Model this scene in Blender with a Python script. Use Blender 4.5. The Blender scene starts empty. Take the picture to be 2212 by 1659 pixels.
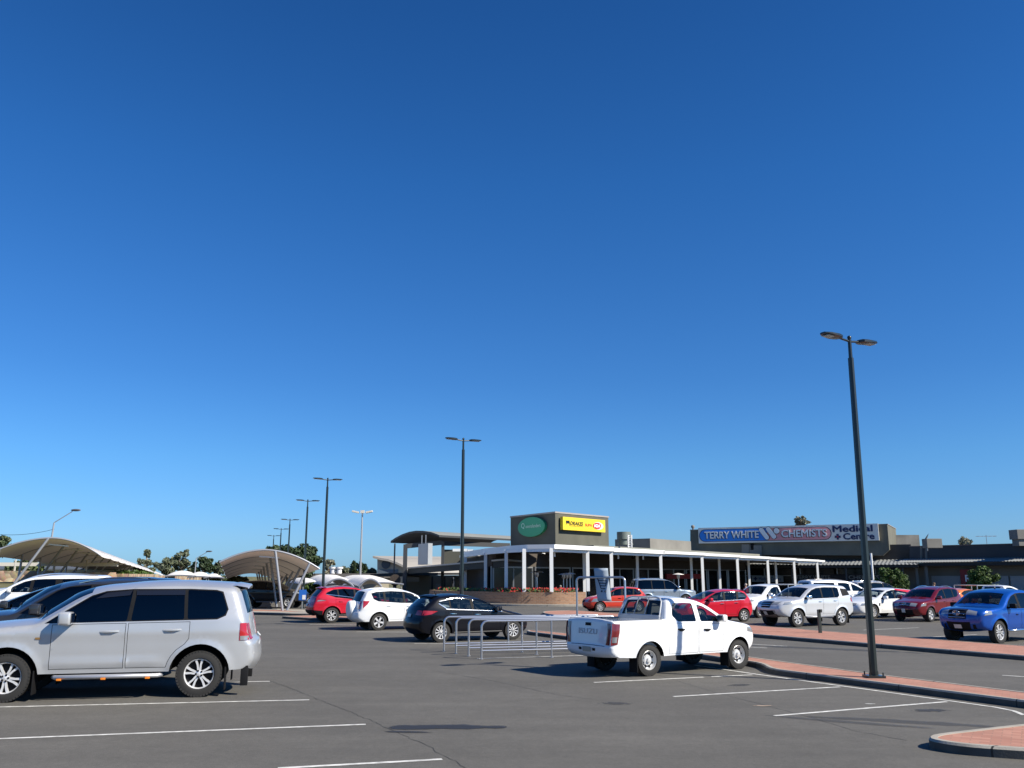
import bpy, bmesh, math, random
import numpy as np
from mathutils import Vector, Matrix
from mathutils.geometry import delaunay_2d_cdt
random.seed(7); RNG=np.random.RandomState(7)
scene=bpy.context.scene; COL=scene.collection
R_=math.radians; sin,cos,pi=math.sin,math.cos,math.pi
# ------------------------------------------------------------------ camera model (used to survey the photo)
F_=1900.; H_=2.2; P_=math.atan(415.5/1900.)
def ray(x,y):
    u=x-1106; v=829.5-y
    return (u,F_*cos(P_)-v*sin(P_),F_*sin(P_)+v*cos(P_))
def G(x,y,z=0.):
    r=ray(x,y); t=(z-H_)/r[2]; return Vector((r[0]*t,r[1]*t,z))
def A(x,y,Y):
    r=ray(x,y); t=Y/r[1]; return Vector((r[0]*t,Y,H_+r[2]*t))
def smooth(a,b,x):
    t=np.clip((np.asarray(x,float)-a)/(b-a),0,1); return t*t*(3-2*t)
def terrain(X,Y):
    # the ground climbs towards the road on the far left
    X=np.asarray(X,float); Y=np.asarray(Y,float)
    s=-X-0.30*Y                       # distance left of the canopy row
    a=smooth(1.5,12,s)*smooth(24,46,Y)*1.75
    b=smooth(-1.5,1.5,-X-0.42*Y+1.0)*smooth(18.0,25,Y)*0.5
    return np.maximum(a,b)
# ------------------------------------------------------------------ tagging
def tag(o,label=None,cat=None,group=None,kind=None):
    if label: o['label']=label
    if cat: o['category']=cat
    if group: o['group']=group
    if kind: o['kind']=kind
    return o
def empty(name,loc=(0,0,0),rz=0.,label=None,cat=None,group=None,parent=None):
    o=bpy.data.objects.new(name,None); COL.objects.link(o); o.empty_display_size=.3
    o.location=loc; o.rotation_euler=(0,0,rz)
    if parent: o.parent=parent
    return tag(o,label,cat,group)
def copy_tree(o,parent=None):
    c=o.copy(); COL.objects.link(c)
    if parent: c.parent=parent
    for ch in o.children: copy_tree(ch,c)
    return c
# ------------------------------------------------------------------ materials
MATS={}
def N(nt,t,**k):
    n=nt.nodes.new(t)
    for a,b in k.items():
        if a.startswith('i_'): n.inputs[a[2:].replace('_',' ')].default_value=b
        else: setattr(n,a,b)
    return n
def mat(name,col,rough=.6,metal=0.,coat=0.,var=0.,vscale=6.,bump=0.,bscale=60.,spec=.5,flake=0.):
    if name in MATS: return MATS[name]
    m=bpy.data.materials.new(name); m.use_nodes=True; nt=m.node_tree; b=nt.nodes['Principled BSDF']
    c=(*col,1)
    b.inputs['Base Color'].default_value=c; b.inputs['Roughness'].default_value=rough
    b.inputs['Metallic'].default_value=metal; b.inputs['Coat Weight'].default_value=coat
    b.inputs['Coat Roughness'].default_value=.04; b.inputs['Specular IOR Level'].default_value=spec
    if var or bump:
        tc=N(nt,'ShaderNodeTexCoord')
    if var:
        n=N(nt,'ShaderNodeTexNoise',i_Scale=vscale,i_Detail=6.); nt.links.new(tc.outputs['Object'],n.inputs['Vector'])
        mr=N(nt,'ShaderNodeMapRange'); mr.inputs['To Min'].default_value=1-var; mr.inputs['To Max'].default_value=1+var
        mr.inputs['From Min'].default_value=.25; mr.inputs['From Max'].default_value=.75
        nt.links.new(n.outputs['Fac'],mr.inputs['Value'])
        mx=N(nt,'ShaderNodeVectorMath',operation='SCALE'); mx.inputs[0].default_value=col
        nt.links.new(mr.outputs[0],mx.inputs['Scale']); nt.links.new(mx.outputs[0],b.inputs['Base Color'])
    if bump:
        n2=N(nt,'ShaderNodeTexNoise',i_Scale=bscale,i_Detail=4.); nt.links.new(tc.outputs['Object'],n2.inputs['Vector'])
        bp=N(nt,'ShaderNodeBump',i_Strength=bump,i_Distance=.02); nt.links.new(n2.outputs['Fac'],bp.inputs['Height'])
        nt.links.new(bp.outputs[0],b.inputs['Normal'])
    MATS[name]=m; return m
def paint(name,col,metal=0.,coat=1.):
    return mat(name,col,rough=.36 if metal else .42,metal=metal,coat=coat,var=.03,vscale=2.,spec=.12)
def glassmat(name,tint,refl=.09):
    if name in MATS: return MATS[name]
    m=bpy.data.materials.new(name); m.use_nodes=True; nt=m.node_tree; nt.nodes.remove(nt.nodes['Principled BSDF'])
    out=nt.nodes['Material Output']
    tr=N(nt,'ShaderNodeBsdfTransparent'); tr.inputs[0].default_value=(*tint,1)
    gl=N(nt,'ShaderNodeBsdfGlossy'); gl.inputs['Roughness'].default_value=.03
    # Schlick reflectance of a thin pane, the same from both sides
    ge=N(nt,'ShaderNodeNewGeometry'); dt=N(nt,'ShaderNodeVectorMath',operation='DOT_PRODUCT'); nt.links.new(ge.outputs['Normal'],dt.inputs[0]); nt.links.new(ge.outputs['Incoming'],dt.inputs[1])
    ab=N(nt,'ShaderNodeMath',operation='ABSOLUTE'); nt.links.new(dt.outputs['Value'],ab.inputs[0]); om=N(nt,'ShaderNodeMath',operation='SUBTRACT',use_clamp=True); om.inputs[0].default_value=1; nt.links.new(ab.outputs[0],om.inputs[1])
    pw=N(nt,'ShaderNodeMath',operation='POWER'); pw.inputs[1].default_value=5; nt.links.new(om.outputs[0],pw.inputs[0]); fr=N(nt,'ShaderNodeMath',operation='MULTIPLY_ADD'); fr.inputs[1].default_value=.9; fr.inputs[2].default_value=.06; nt.links.new(pw.outputs[0],fr.inputs[0])
    mx=N(nt,'ShaderNodeMixShader'); nt.links.new(fr.outputs[0],mx.inputs[0]); nt.links.new(tr.outputs[0],mx.inputs[1]); nt.links.new(gl.outputs[0],mx.inputs[2])
    nt.links.new(mx.outputs[0],out.inputs[0]); MATS[name]=m; return m
def paver_mat():
    m=bpy.data.materials.new('clay pavers'); m.use_nodes=True; nt=m.node_tree; b=nt.nodes['Principled BSDF']
    tc=N(nt,'ShaderNodeTexCoord'); mp=N(nt,'ShaderNodeMapping'); mp.inputs['Rotation'].default_value=(0,0,R_(30))
    nt.links.new(tc.outputs['Object'],mp.inputs[0])
    br=N(nt,'ShaderNodeTexBrick',i_Scale=1.,i_Mortar_Size=.006,i_Brick_Width=.23,i_Row_Height=.115)
    br.inputs['Color1'].default_value=(.37,.168,.115,1); br.inputs['Color2'].default_value=(.46,.228,.16,1); br.inputs['Mortar'].default_value=(.30,.17,.12,1)
    nt.links.new(mp.outputs[0],br.inputs['Vector'])
    n=N(nt,'ShaderNodeTexNoise',i_Scale=1.3,i_Detail=6.); nt.links.new(tc.outputs['Object'],n.inputs['Vector'])
    mr=N(nt,'ShaderNodeMapRange'); mr.inputs['To Min'].default_value=.75; mr.inputs['To Max'].default_value=1.2; nt.links.new(n.outputs['Fac'],mr.inputs['Value'])
    sc=N(nt,'ShaderNodeVectorMath',operation='SCALE'); nt.links.new(br.outputs['Color'],sc.inputs[0]); nt.links.new(mr.outputs[0],sc.inputs['Scale'])
    nt.links.new(sc.outputs[0],b.inputs['Base Color']); b.inputs['Roughness'].default_value=.85
    bp=N(nt,'ShaderNodeBump',i_Strength=.3,i_Distance=.01); nt.links.new(br.outputs['Fac'],bp.inputs['Height']); bp.invert=True; nt.links.new(bp.outputs[0],b.inputs['Normal'])
    MATS['paver']=m; return m
def brick_mat():
    m=bpy.data.materials.new('brick'); m.use_nodes=True; nt=m.node_tree; b=nt.nodes['Principled BSDF']
    tc=N(nt,'ShaderNodeTexCoord')
    br=N(nt,'ShaderNodeTexBrick',i_Scale=1.,i_Mortar_Size=.012,i_Brick_Width=.3,i_Row_Height=.115)
    br.inputs['Color1'].default_value=(.30,.16,.09,1); br.inputs['Color2'].default_value=(.42,.23,.13,1); br.inputs['Mortar'].default_value=(.36,.29,.22,1)
    nt.links.new(tc.outputs['UV'],br.inputs['Vector']); nt.links.new(br.outputs['Color'],b.inputs['Base Color']); b.inputs['Roughness'].default_value=.9
    MATS['brick']=m; return m
def asphalt_mat():
    m=bpy.data.materials.new('asphalt'); m.use_nodes=True; nt=m.node_tree; b=nt.nodes['Principled BSDF']; L=nt.links.new
    tc=N(nt,'ShaderNodeTexCoord')
    fine=N(nt,'ShaderNodeTexNoise',i_Scale=70.,i_Detail=3.,i_Roughness=.75); L(tc.outputs['Object'],fine.inputs['Vector'])
    big=N(nt,'ShaderNodeTexNoise',i_Scale=.22,i_Detail=7.,i_Roughness=.6); L(tc.outputs['Object'],big.inputs['Vector'])
    # wear streaks along the aisle (bearing -30)
    mp=N(nt,'ShaderNodeMapping'); mp.inputs['Rotation'].default_value=(0,0,R_(-22)); mp.inputs['Scale'].default_value=(.15,1.3,1)
    L(tc.outputs['Object'],mp.inputs[0]); st=N(nt,'ShaderNodeTexNoise',i_Scale=.8,i_Detail=6.,i_Roughness=.6); L(mp.outputs[0],st.inputs['Vector'])
    vo=N(nt,'ShaderNodeTexVoronoi',i_Scale=2.3); L(tc.outputs['Object'],vo.inputs['Vector'])
    sp=N(nt,'ShaderNodeMapRange'); sp.inputs['From Min'].default_value=.0; sp.inputs['From Max'].default_value=.045; sp.inputs['To Min'].default_value=.06; sp.inputs['To Max'].default_value=0.
    L(vo.outputs['Distance'],sp.inputs['Value'])
    def mr(s,a,c,lo=.3,hi=.7):
        n=N(nt,'ShaderNodeMapRange'); n.inputs['From Min'].default_value=lo; n.inputs['From Max'].default_value=hi
        n.inputs['To Min'].default_value=a; n.inputs['To Max'].default_value=c; L(s,n.inputs['Value']); return n.outputs[0]
    def mul(a,c):
        n=N(nt,'ShaderNodeMath',operation='MULTIPLY'); L(a,n.inputs[0]); L(c,n.inputs[1]); return n.outputs[0]
    lo=N(nt,'ShaderNodeTexNoise',i_Scale=2.6,i_Detail=10.,i_Roughness=.8); L(tc.outputs['Object'],lo.inputs['Vector'])
    md=N(nt,'ShaderNodeTexNoise',i_Scale=14.,i_Detail=8.,i_Roughness=.85); L(tc.outputs['Object'],md.inputs['Vector'])
    v=mul(mul(mul(mr(fine.outputs['Fac'],.66,1.34),mul(mr(md.outputs['Fac'],.78,1.22),mr(lo.outputs['Fac'],.86,1.14))),mr(big.outputs['Fac'],.86,1.14)),mr(st.outputs['Fac'],.9,1.1))
    ad=N(nt,'ShaderNodeMath',operation='MULTIPLY_ADD'); ad.inputs[1].default_value=.101; L(v,ad.inputs[0]); L(sp.outputs[0],ad.inputs[2])
    cb=N(nt,'ShaderNodeCombineColor'); 
    wr=N(nt,'ShaderNodeMath',operation='MULTIPLY'); wr.inputs[1].default_value=1.06; L(ad.outputs[0],wr.inputs[0])
    wb=N(nt,'ShaderNodeMath',operation='MULTIPLY'); wb.inputs[1].default_value=.885; L(ad.outputs[0],wb.inputs[0])
    L(wr.outputs[0],cb.inputs[0]); L(ad.outputs[0],cb.inputs[1]); L(wb.outputs[0],cb.inputs[2])
    # dry grass on the far left bank and beyond the site
    ps=N(nt,'ShaderNodeSeparateXYZ'); L(tc.outputs['Object'],ps.inputs[0])
    gn=N(nt,'ShaderNodeTexNoise',i_Scale=.6,i_Detail=8.); L(tc.outputs['Object'],gn.inputs['Vector'])
    gr=N(nt,'ShaderNodeValToRGB'); gr.color_ramp.elements[0].position=.35; gr.color_ramp.elements[0].color=(.06,.075,.025,1); gr.color_ramp.elements[1].position=.65; gr.color_ramp.elements[1].color=(.20,.17,.075,1)
    L(gn.outputs['Fac'],gr.inputs[0])
    ah=N(nt,'ShaderNodeAttribute',attribute_name='grass')
    mx=N(nt,'ShaderNodeMix',data_type='RGBA'); L(ah.outputs['Fac'],mx.inputs['Factor']); L(cb.outputs[0],mx.inputs['A']); L(gr.outputs[0],mx.inputs['B'])
    L(mx.outputs['Result'],b.inputs['Base Color']); b.inputs['Roughness'].default_value=.88; b.inputs['Specular IOR Level'].default_value=.35
    bp=N(nt,'ShaderNodeBump',i_Strength=.35,i_Distance=.012); L(fine.outputs['Fac'],bp.inputs['Height']); L(bp.outputs[0],b.inputs['Normal'])
    MATS['asphalt']=m; return m
# ------------------------------------------------------------------ mesh builder
class MB:
    def __init__(s): s.v=[]; s.f=[]; s.m=[]; s.uv=None
    def add(s,vs,fs,mi=0):
        k=len(s.v); s.v+= [tuple(p) for p in vs]; s.f+=[tuple(i+k for i in f) for f in fs]; s.m+=[mi]*len(fs); return s
    def box(s,c,sz,mi=0,M=None):
        x,y,z=[a/2 for a in sz]; P=[Vector((i*x,j*y,k*z)) for i in(-1,1) for j in(-1,1) for k in(-1,1)]
        if M is not None: P=[M@p for p in P]
        P=[p+Vector(c) for p in P]
        return s.add(P,[(0,1,3,2),(4,6,7,5),(0,4,5,1),(2,3,7,6),(0,2,6,4),(1,5,7,3)],mi)
    def beam(s,a,b,w,h,mi=0,up=(0,0,1)):
        a=Vector(a); b=Vector(b); d=(b-a); L=d.length; d.normalize(); u=Vector(up)
        if abs(d.dot(u))>.98: u=Vector((0,1,0))
        sx=d.cross(u).normalized(); uz=sx.cross(d); M=Matrix((sx,d,uz)).transposed()
        return s.box((a+b)/2,(w,L,h),mi,M)
    def tube(s,pts,r,n=8,mi=0,caps=True):
        pts=[Vector(p) for p in pts]; k=len(pts)
        if not hasattr(r,'__len__'): r=[r]*k
        t0=(pts[1]-pts[0]).normalized(); u=Vector((0,0,1)) if abs(t0.z)<.9 else Vector((1,0,0)); u=(u-t0*u.dot(t0)).normalized()
        vs=[]; fs=[]
        for i,p in enumerate(pts):
            if i==0: t=t0
            elif i==k-1: t=(pts[i]-pts[i-1]).normalized()
            else: t=((pts[i]-pts[i-1]).normalized()+(pts[i+1]-pts[i]).normalized()).normalized()
            u=(u-t*u.dot(t)).normalized(); w=t.cross(u)
            vs+=[p+(u*cos(2*pi*j/n)+w*sin(2*pi*j/n))*r[i] for j in range(n)]
        for i in range(k-1):
            for j in range(n):
                a=i*n+j; b=i*n+(j+1)%n; fs.append((a,b,b+n,a+n))
        if caps: fs.append(tuple(range(n-1,-1,-1))); fs.append(tuple(range((k-1)*n,k*n)))
        return s.add(vs,fs,mi)
    def lathe(s,prof,n=28,axis='y',mi=0,c=(0,0,0)):   # prof: (axial, radius)
        vs=[]; fs=[]; c=Vector(c)
        for (a,r) in prof:
            for j in range(n):
                t=2*pi*j/n
                p=(r*cos(t),a,r*sin(t)) if axis=='y' else (r*cos(t),r*sin(t),a)
                vs.append(c+Vector(p))
        for i in range(len(prof)-1):
            for j in range(n):
                a=i*n+j; b=i*n+(j+1)%n; fs.append((a,b,b+n,a+n))
        return s.add(vs,fs,mi)
    def prism(s,pts,ext,mi=0):   # planar polygon (list of 3d) extruded by vector
        n=len(pts); e=Vector(ext); vs=[Vector(p) for p in pts]+[Vector(p)+e for p in pts]
        fs=[tuple(range(n)),tuple(range(2*n-1,n-1,-1))]+[(i,i+n,(i+1)%n+n,(i+1)%n) for i in range(n)]
        return s.add(vs,fs,mi)
    def grid(s,P,mi=0):          # P[i][j] of points
        n=len(P); m=len(P[0]); vs=[p for r in P for p in r]
        return s.add(vs,[(i*m+j,i*m+j+1,(i+1)*m+j+1,(i+1)*m+j) for i in range(n-1) for j in range(m-1)],mi)
    def sphere(s,c,r,mi=0,n=10,m=7):
        c=Vector(c); r=Vector(r) if hasattr(r,'__len__') else Vector((r,r,r)); P=[]
        for i in range(m+1):
            a=pi*i/m; P.append([c+Vector((r.x*sin(a)*cos(2*pi*j/n),r.y*sin(a)*sin(2*pi*j/n),r.z*cos(a))) for j in range(n+1)])
        return s.grid(P,mi)
    def build(s,name,mats,parent=None,sm=0,merge=0,bevel=0,fixn=True):
        me=bpy.data.meshes.new(name); me.from_pydata(s.v,[],s.f)
        if not isinstance(mats,(list,tuple)): mats=[mats]
        for m in mats: me.materials.append(m)
        me.polygons.foreach_set('material_index',s.m)
        if merge or bevel or fixn:
            bm=bmesh.new(); bm.from_mesh(me)
            if merge: bmesh.ops.remove_doubles(bm,verts=bm.verts,dist=merge)
            if bevel: bmesh.ops.bevel(bm,geom=list(bm.edges)+list(bm.verts),offset=bevel,segments=2,profile=.6,affect='EDGES',clamp_overlap=True)
            if fixn: bmesh.ops.recalc_face_normals(bm,faces=bm.faces)
            bm.to_mesh(me); bm.free()
        if sm:
            me.polygons.foreach_set('use_smooth',[True]*len(me.polygons)); me.set_sharp_from_angle(angle=R_(sm))
        me.update(); o=bpy.data.objects.new(name,me); COL.objects.link(o)
        if parent: o.parent=parent
        return o
def mtext(s,size,extrude=.02,name='lettering',offset=0.,align='CENTER',xs=1.,shear=0.,sp=1.):
    cu=bpy.data.curves.new(name,'FONT'); cu.body=s; cu.size=size; cu.extrude=extrude; bold=offset; cu.align_x=align; cu.align_y='CENTER'; cu.shear=shear; cu.space_character=sp
    cu.resolution_u=3
    o=bpy.data.objects.new(name,cu); COL.objects.link(o); bpy.context.view_layer.update()
    me=bpy.data.meshes.new_from_object(o.evaluated_get(bpy.context.evaluated_depsgraph_get())); bpy.data.objects.remove(o); bpy.data.curves.remove(cu)
    if bold:
        src=[v.co.copy() for v in me.vertices]; pf=[tuple(p.vertices) for p in me.polygons]; mb=MB()
        for i,(dx,dy) in enumerate(((0,0),(-bold,0),(bold,0),(0,bold),(0,-bold))): mb.add([(c.x+dx,c.y+dy,c.z+.0015*i) for c in src],pf)
        me=bpy.data.meshes.new(name); me.from_pydata(mb.v,[],mb.f)
    if xs!=1.: me.transform(Matrix.Diagonal((xs,1,1,1)))
    return me
def put_text(me,name,m,O,ux,uz,parent):   # text plane: x along ux, y along uz, facing n
    ux=Vector(ux).normalized(); uz=Vector(uz).normalized(); n=ux.cross(uz)
    M=Matrix((ux,uz,n)).transposed().to_4x4(); M.translation=Vector(O); me.transform(M); me.materials.clear(); me.materials.append(m)
    o=bpy.data.objects.new(name,me); COL.objects.link(o); o.parent=parent; return o
def fit(me,w,h):
    xs=[v.co.x for v in me.vertices]; ys=[v.co.y for v in me.vertices]; me.transform(Matrix.Translation((-(max(xs)+min(xs))/2,-(max(ys)+min(ys))/2,0))); me.transform(Matrix.Diagonal((w/(max(xs)-min(xs)),h/(max(ys)-min(ys)),1,1))); return me
# ------------------------------------------------------------------ vehicles
def fillet(pts,seg=.07):
    out=[]; n=len(pts)
    for i,p in enumerate(pts):
        q=np.array(p[:2],float); r=p[2] if len(p)>2 else 0
        if i in(0,n-1) or r<=0: out.append(q); continue
        a=np.array(pts[i-1][:2],float); b=np.array(pts[i+1][:2],float)
        la=np.linalg.norm(a-q); lb=np.linalg.norm(b-q); t1=min(r,la*.48); t2=min(r,lb*.48)
        s=q+(a-q)/la*t1; e=q+(b-q)/lb*t2; k=max(3,int((t1+t2)/.05))
        for j in range(k+1):
            t=j/k; out.append((1-t)**2*s+2*t*(1-t)*q+t*t*e)
    res=[out[0]]
    for p in out[1:]:
        d=np.linalg.norm(p-res[-1]); 
        if d<1e-4: continue
        k=max(1,int(math.ceil(d/seg))); a=res[-1]
        for j in range(1,k+1): res.append(a+(p-a)*j/k)
    return np.array(res)
def pip(P,poly):
    poly=np.asarray(poly); x,y=P[:,0],P[:,1]; ins=np.zeros(len(P),bool); n=len(poly); j=n-1
    for i in range(n):
        xi,yi=poly[i]; xj,yj=poly[j]
        if yi!=yj:
            c=((yi>y)!=(yj>y))&(x<(xj-xi)*(y-yi)/(yj-yi)+xi); ins^=c
        j=i
    return ins
def segdist(P,path,closed=False):
    Q=np.asarray(path); a=Q[:-1]; b=Q[1:]; d=b-a; L=(d**2).sum(1)+1e-12
    out=np.empty(len(P))
    for i in range(0,len(P),800):
        p=P[i:i+800,None,:]; t=np.clip(((p-a)*d).sum(2)/L,0,1); q=a+t[...,None]*d
        out[i:i+800]=np.sqrt(((p-q)**2).sum(2)).min(1)
    return out
def inset(poly,g):
    P=[np.array(p,float) for p in poly]; n=len(P)
    ar=sum(P[i][0]*P[(i+1)%n][1]-P[(i+1)%n][0]*P[i][1] for i in range(n)); sg=1 if ar>0 else -1
    out=[]
    for i in range(n):
        a=P[i]-P[i-1]; b=P[(i+1)%n]-P[i]; a/=np.linalg.norm(a)+1e-9; b/=np.linalg.norm(b)+1e-9
        na=np.array((-a[1],a[0]))*sg; nb=np.array((-b[1],b[0]))*sg; m=na+nb; m/=max(.5,1+na.dot(nb)); out.append(P[i]+m*g)
    return out
def densify(poly,seg=.09,closed=True):
    out=[]; n=len(poly)
    for i in range(n if closed else n-1):
        a=np.array(poly[i],float); b=np.array(poly[(i+1)%n],float); k=max(1,int(np.linalg.norm(b-a)/seg))
        out+=[a+(b-a)*j/k for j in range(k)]
    if not closed: out.append(np.array(poly[-1],float))
    return out
def roundpoly(poly,r):
    n=len(poly); out=[]
    for i in range(n):
        q=np.array(poly[i],float); a=np.array(poly[i-1],float); b=np.array(poly[(i+1)%n],float)
        la=np.linalg.norm(a-q); lb=np.linalg.norm(b-q); t1=min(r,la*.4); t2=min(r,lb*.4)
        s=q+(a-q)/la*t1; e=q+(b-q)/lb*t2
        for t in(0,.33,.67,1): out.append((1-t)**2*s+2*t*(1-t)*q+t*t*e)
    return out
def clip(poly,a,b,c):  # keep a*x+b*z<=c
    out=[]; n=len(poly)
    for i in range(n):
        p=poly[i]; q=poly[(i+1)%n]; dp=a*p[0]+b*p[1]-c; dq=a*q[0]+b*q[1]-c
        if dp<=0: out.append(tuple(p))
        if (dp<0)!=(dq<0) and dp!=dq:
            t=dp/(dp-dq); out.append((p[0]+(q[0]-p[0])*t,p[1]+(q[1]-p[1])*t))
    return out
BLACK=mat('black plastic',(.012,.012,.013),.6,spec=.12); UNDER=mat('underbody',(.008,.008,.008),.95,spec=.05); RUB=mat('tyre rubber',(.022,.021,.02),.8,bump=.3,bscale=90)
TRIM=mat('dark cabin trim',(.03,.03,.032),.8); SEAT=mat('dark seat cloth',(.035,.035,.04),.9)
CHROME=mat('chrome',(.8,.8,.8),.12,1.); ALLOY=mat('alloy wheel',(.66,.66,.67),.30,.25,coat=.5); STEEL=mat('painted steel wheel',(.62,.62,.62),.35,.3)
LAMPR=mat('red lamp plastic',(.38,.012,.015),.15,coat=1.); LAMPD=mat('smoked red lamp plastic',(.16,.012,.015),.15,coat=1.); LAMPC=mat('clear lamp plastic',(.32,.34,.36),.12,.35,coat=1.); AMBER=mat('amber reflector',(.75,.22,.02),.3)
PLATE=mat('number plate',(.62,.62,.58),.4)
GL=glassmat('tinted car glass',(.45,.50,.50)); GLD=glassmat('privacy car glass',(.035,.04,.045)); GLC=glassmat('clear car glass',(.82,.88,.86))
WHEELS={}
def wheel_meshes(R,style,w=.24):
    k=(R,style,w)
    if k in WHEELS: return WHEELS[k]
    rr=R*{'steel':.60,'big':.66}.get(style,.64); h=w/2
    t=MB().lathe([(-h*.75,rr),(-h*.95,rr+.02),(-h,R*.86),(-h*.86,R*.97),(-h*.6,R),(h*.6,R),(h*.86,R*.97),(h,R*.86),(h*.95,rr+.02),(h*.75,rr)],36)
    for j in range(44):                                    # tread blocks on the shoulder
        a=2*pi*j/44
        for sgn in(-1,1): t.box((R*.948*cos(a),sgn*h*.80,R*.948*sin(a)),(R*.09,h*.30,R*.10),0,Matrix.Rotation(-a,3,'Y'))
    # outer face is +y
    d=MB().lathe([(-h*.7,.02),(-h*.7,rr*.96),(h*.15,rr*.96),(h*.15,.02)],24)
    r=MB().lathe([(-h*.7,rr*.985),(h*.5,rr*.93),(h*.72,rr*.95),(h*.84,rr),(h*.78,rr+.012)],36)
    yo=h*.62
    if style=='steel':
        r.lathe([(h*.5,rr*.93),(h*.2,rr*.84),(h*.1,rr*.62),(h*.45,rr*.5),(h*.5,rr*.3),(h*.5,.001)],36)
        for j in range(8):
            a=2*pi*j/8; r.box((rr*.72*cos(a),h*.20,rr*.72*sin(a)),(rr*.2,.03,rr*.16),1,Matrix.Rotation(-a,3,'Y'))
        r.lathe([(h*.5,rr*.27),(h*.9,rr*.22),(h*.95,.001)],20)
    else:
        n={'six':6,'five':5,'ten':10,'seven':7,'split':5,'big':6}[style]
        r.lathe([(h*.3,rr*.26),(yo,rr*.24),(yo+.01,rr*.16),(yo+.015,.001)],20)
        for j in range(n):
            a0=2*pi*j/n+pi/2
            offs=[-.13,.13] if style in('split','big') else ([-.09,.09] if style=='six' else [0])
            wd={'ten':.13,'seven':.2,'five':.3,'six':.12,'split':.12,'big':.11}[style]*rr
            for o_ in offs:
                a=a0+o_*1.0
                p=[(rr*.18,a0+o_*2.2,yo,wd*.55),(rr*.6,a0+o_*1.35,yo+.004,wd*.5),(rr*.95,a0+o_*1.7,h*.66,wd*.62)]
                vs=[]
                for (rad,an,y,ww) in p:
                    c=Vector((rad*cos(an),0,rad*sin(an))); tt=Vector((-sin(an),0,cos(an)))
                    vs+=[c+tt*ww+Vector((0,y,0)),c-tt*ww+Vector((0,y,0)),c-tt*ww*1.1+Vector((0,y-.05,0)),c+tt*ww*1.1+Vector((0,y-.05,0))]
                fs=[]
                for i in range(2):
                    for q in range(4): fs.append((i*4+q,i*4+(q+1)%4,(i+1)*4+(q+1)%4,(i+1)*4+q))
                r.add(vs,fs)
        for j in range(5):
            a=2*pi*j/5; r.lathe([(yo+.004,.02),(yo+.02,.016),(yo+.02,.001)],8,c=(rr*.2*cos(a),0,rr*.2*sin(a)),mi=1)
    rm=STEEL if style=='steel' else ALLOY
    objs=[]
    for mbx,nm,mm in((t,'tyre',RUB),(d,'wheel',BLACK),(r,'rim',[rm,BLACK])):
        o=mbx.build(nm,mm,sm=35); me=o.data; bpy.data.objects.remove(o); objs.append(me)
    WHEELS[k]=objs; return objs
def link(me,name,parent):
    o=bpy.data.objects.new(name,me); COL.objects.link(o); o.parent=parent; return o
def rbox(name,c,sz,m,parent,b=.02,M=None):
    o=MB().box(c,sz,0,M).build(name,m,parent,sm=50,bevel=b); return o
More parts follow.
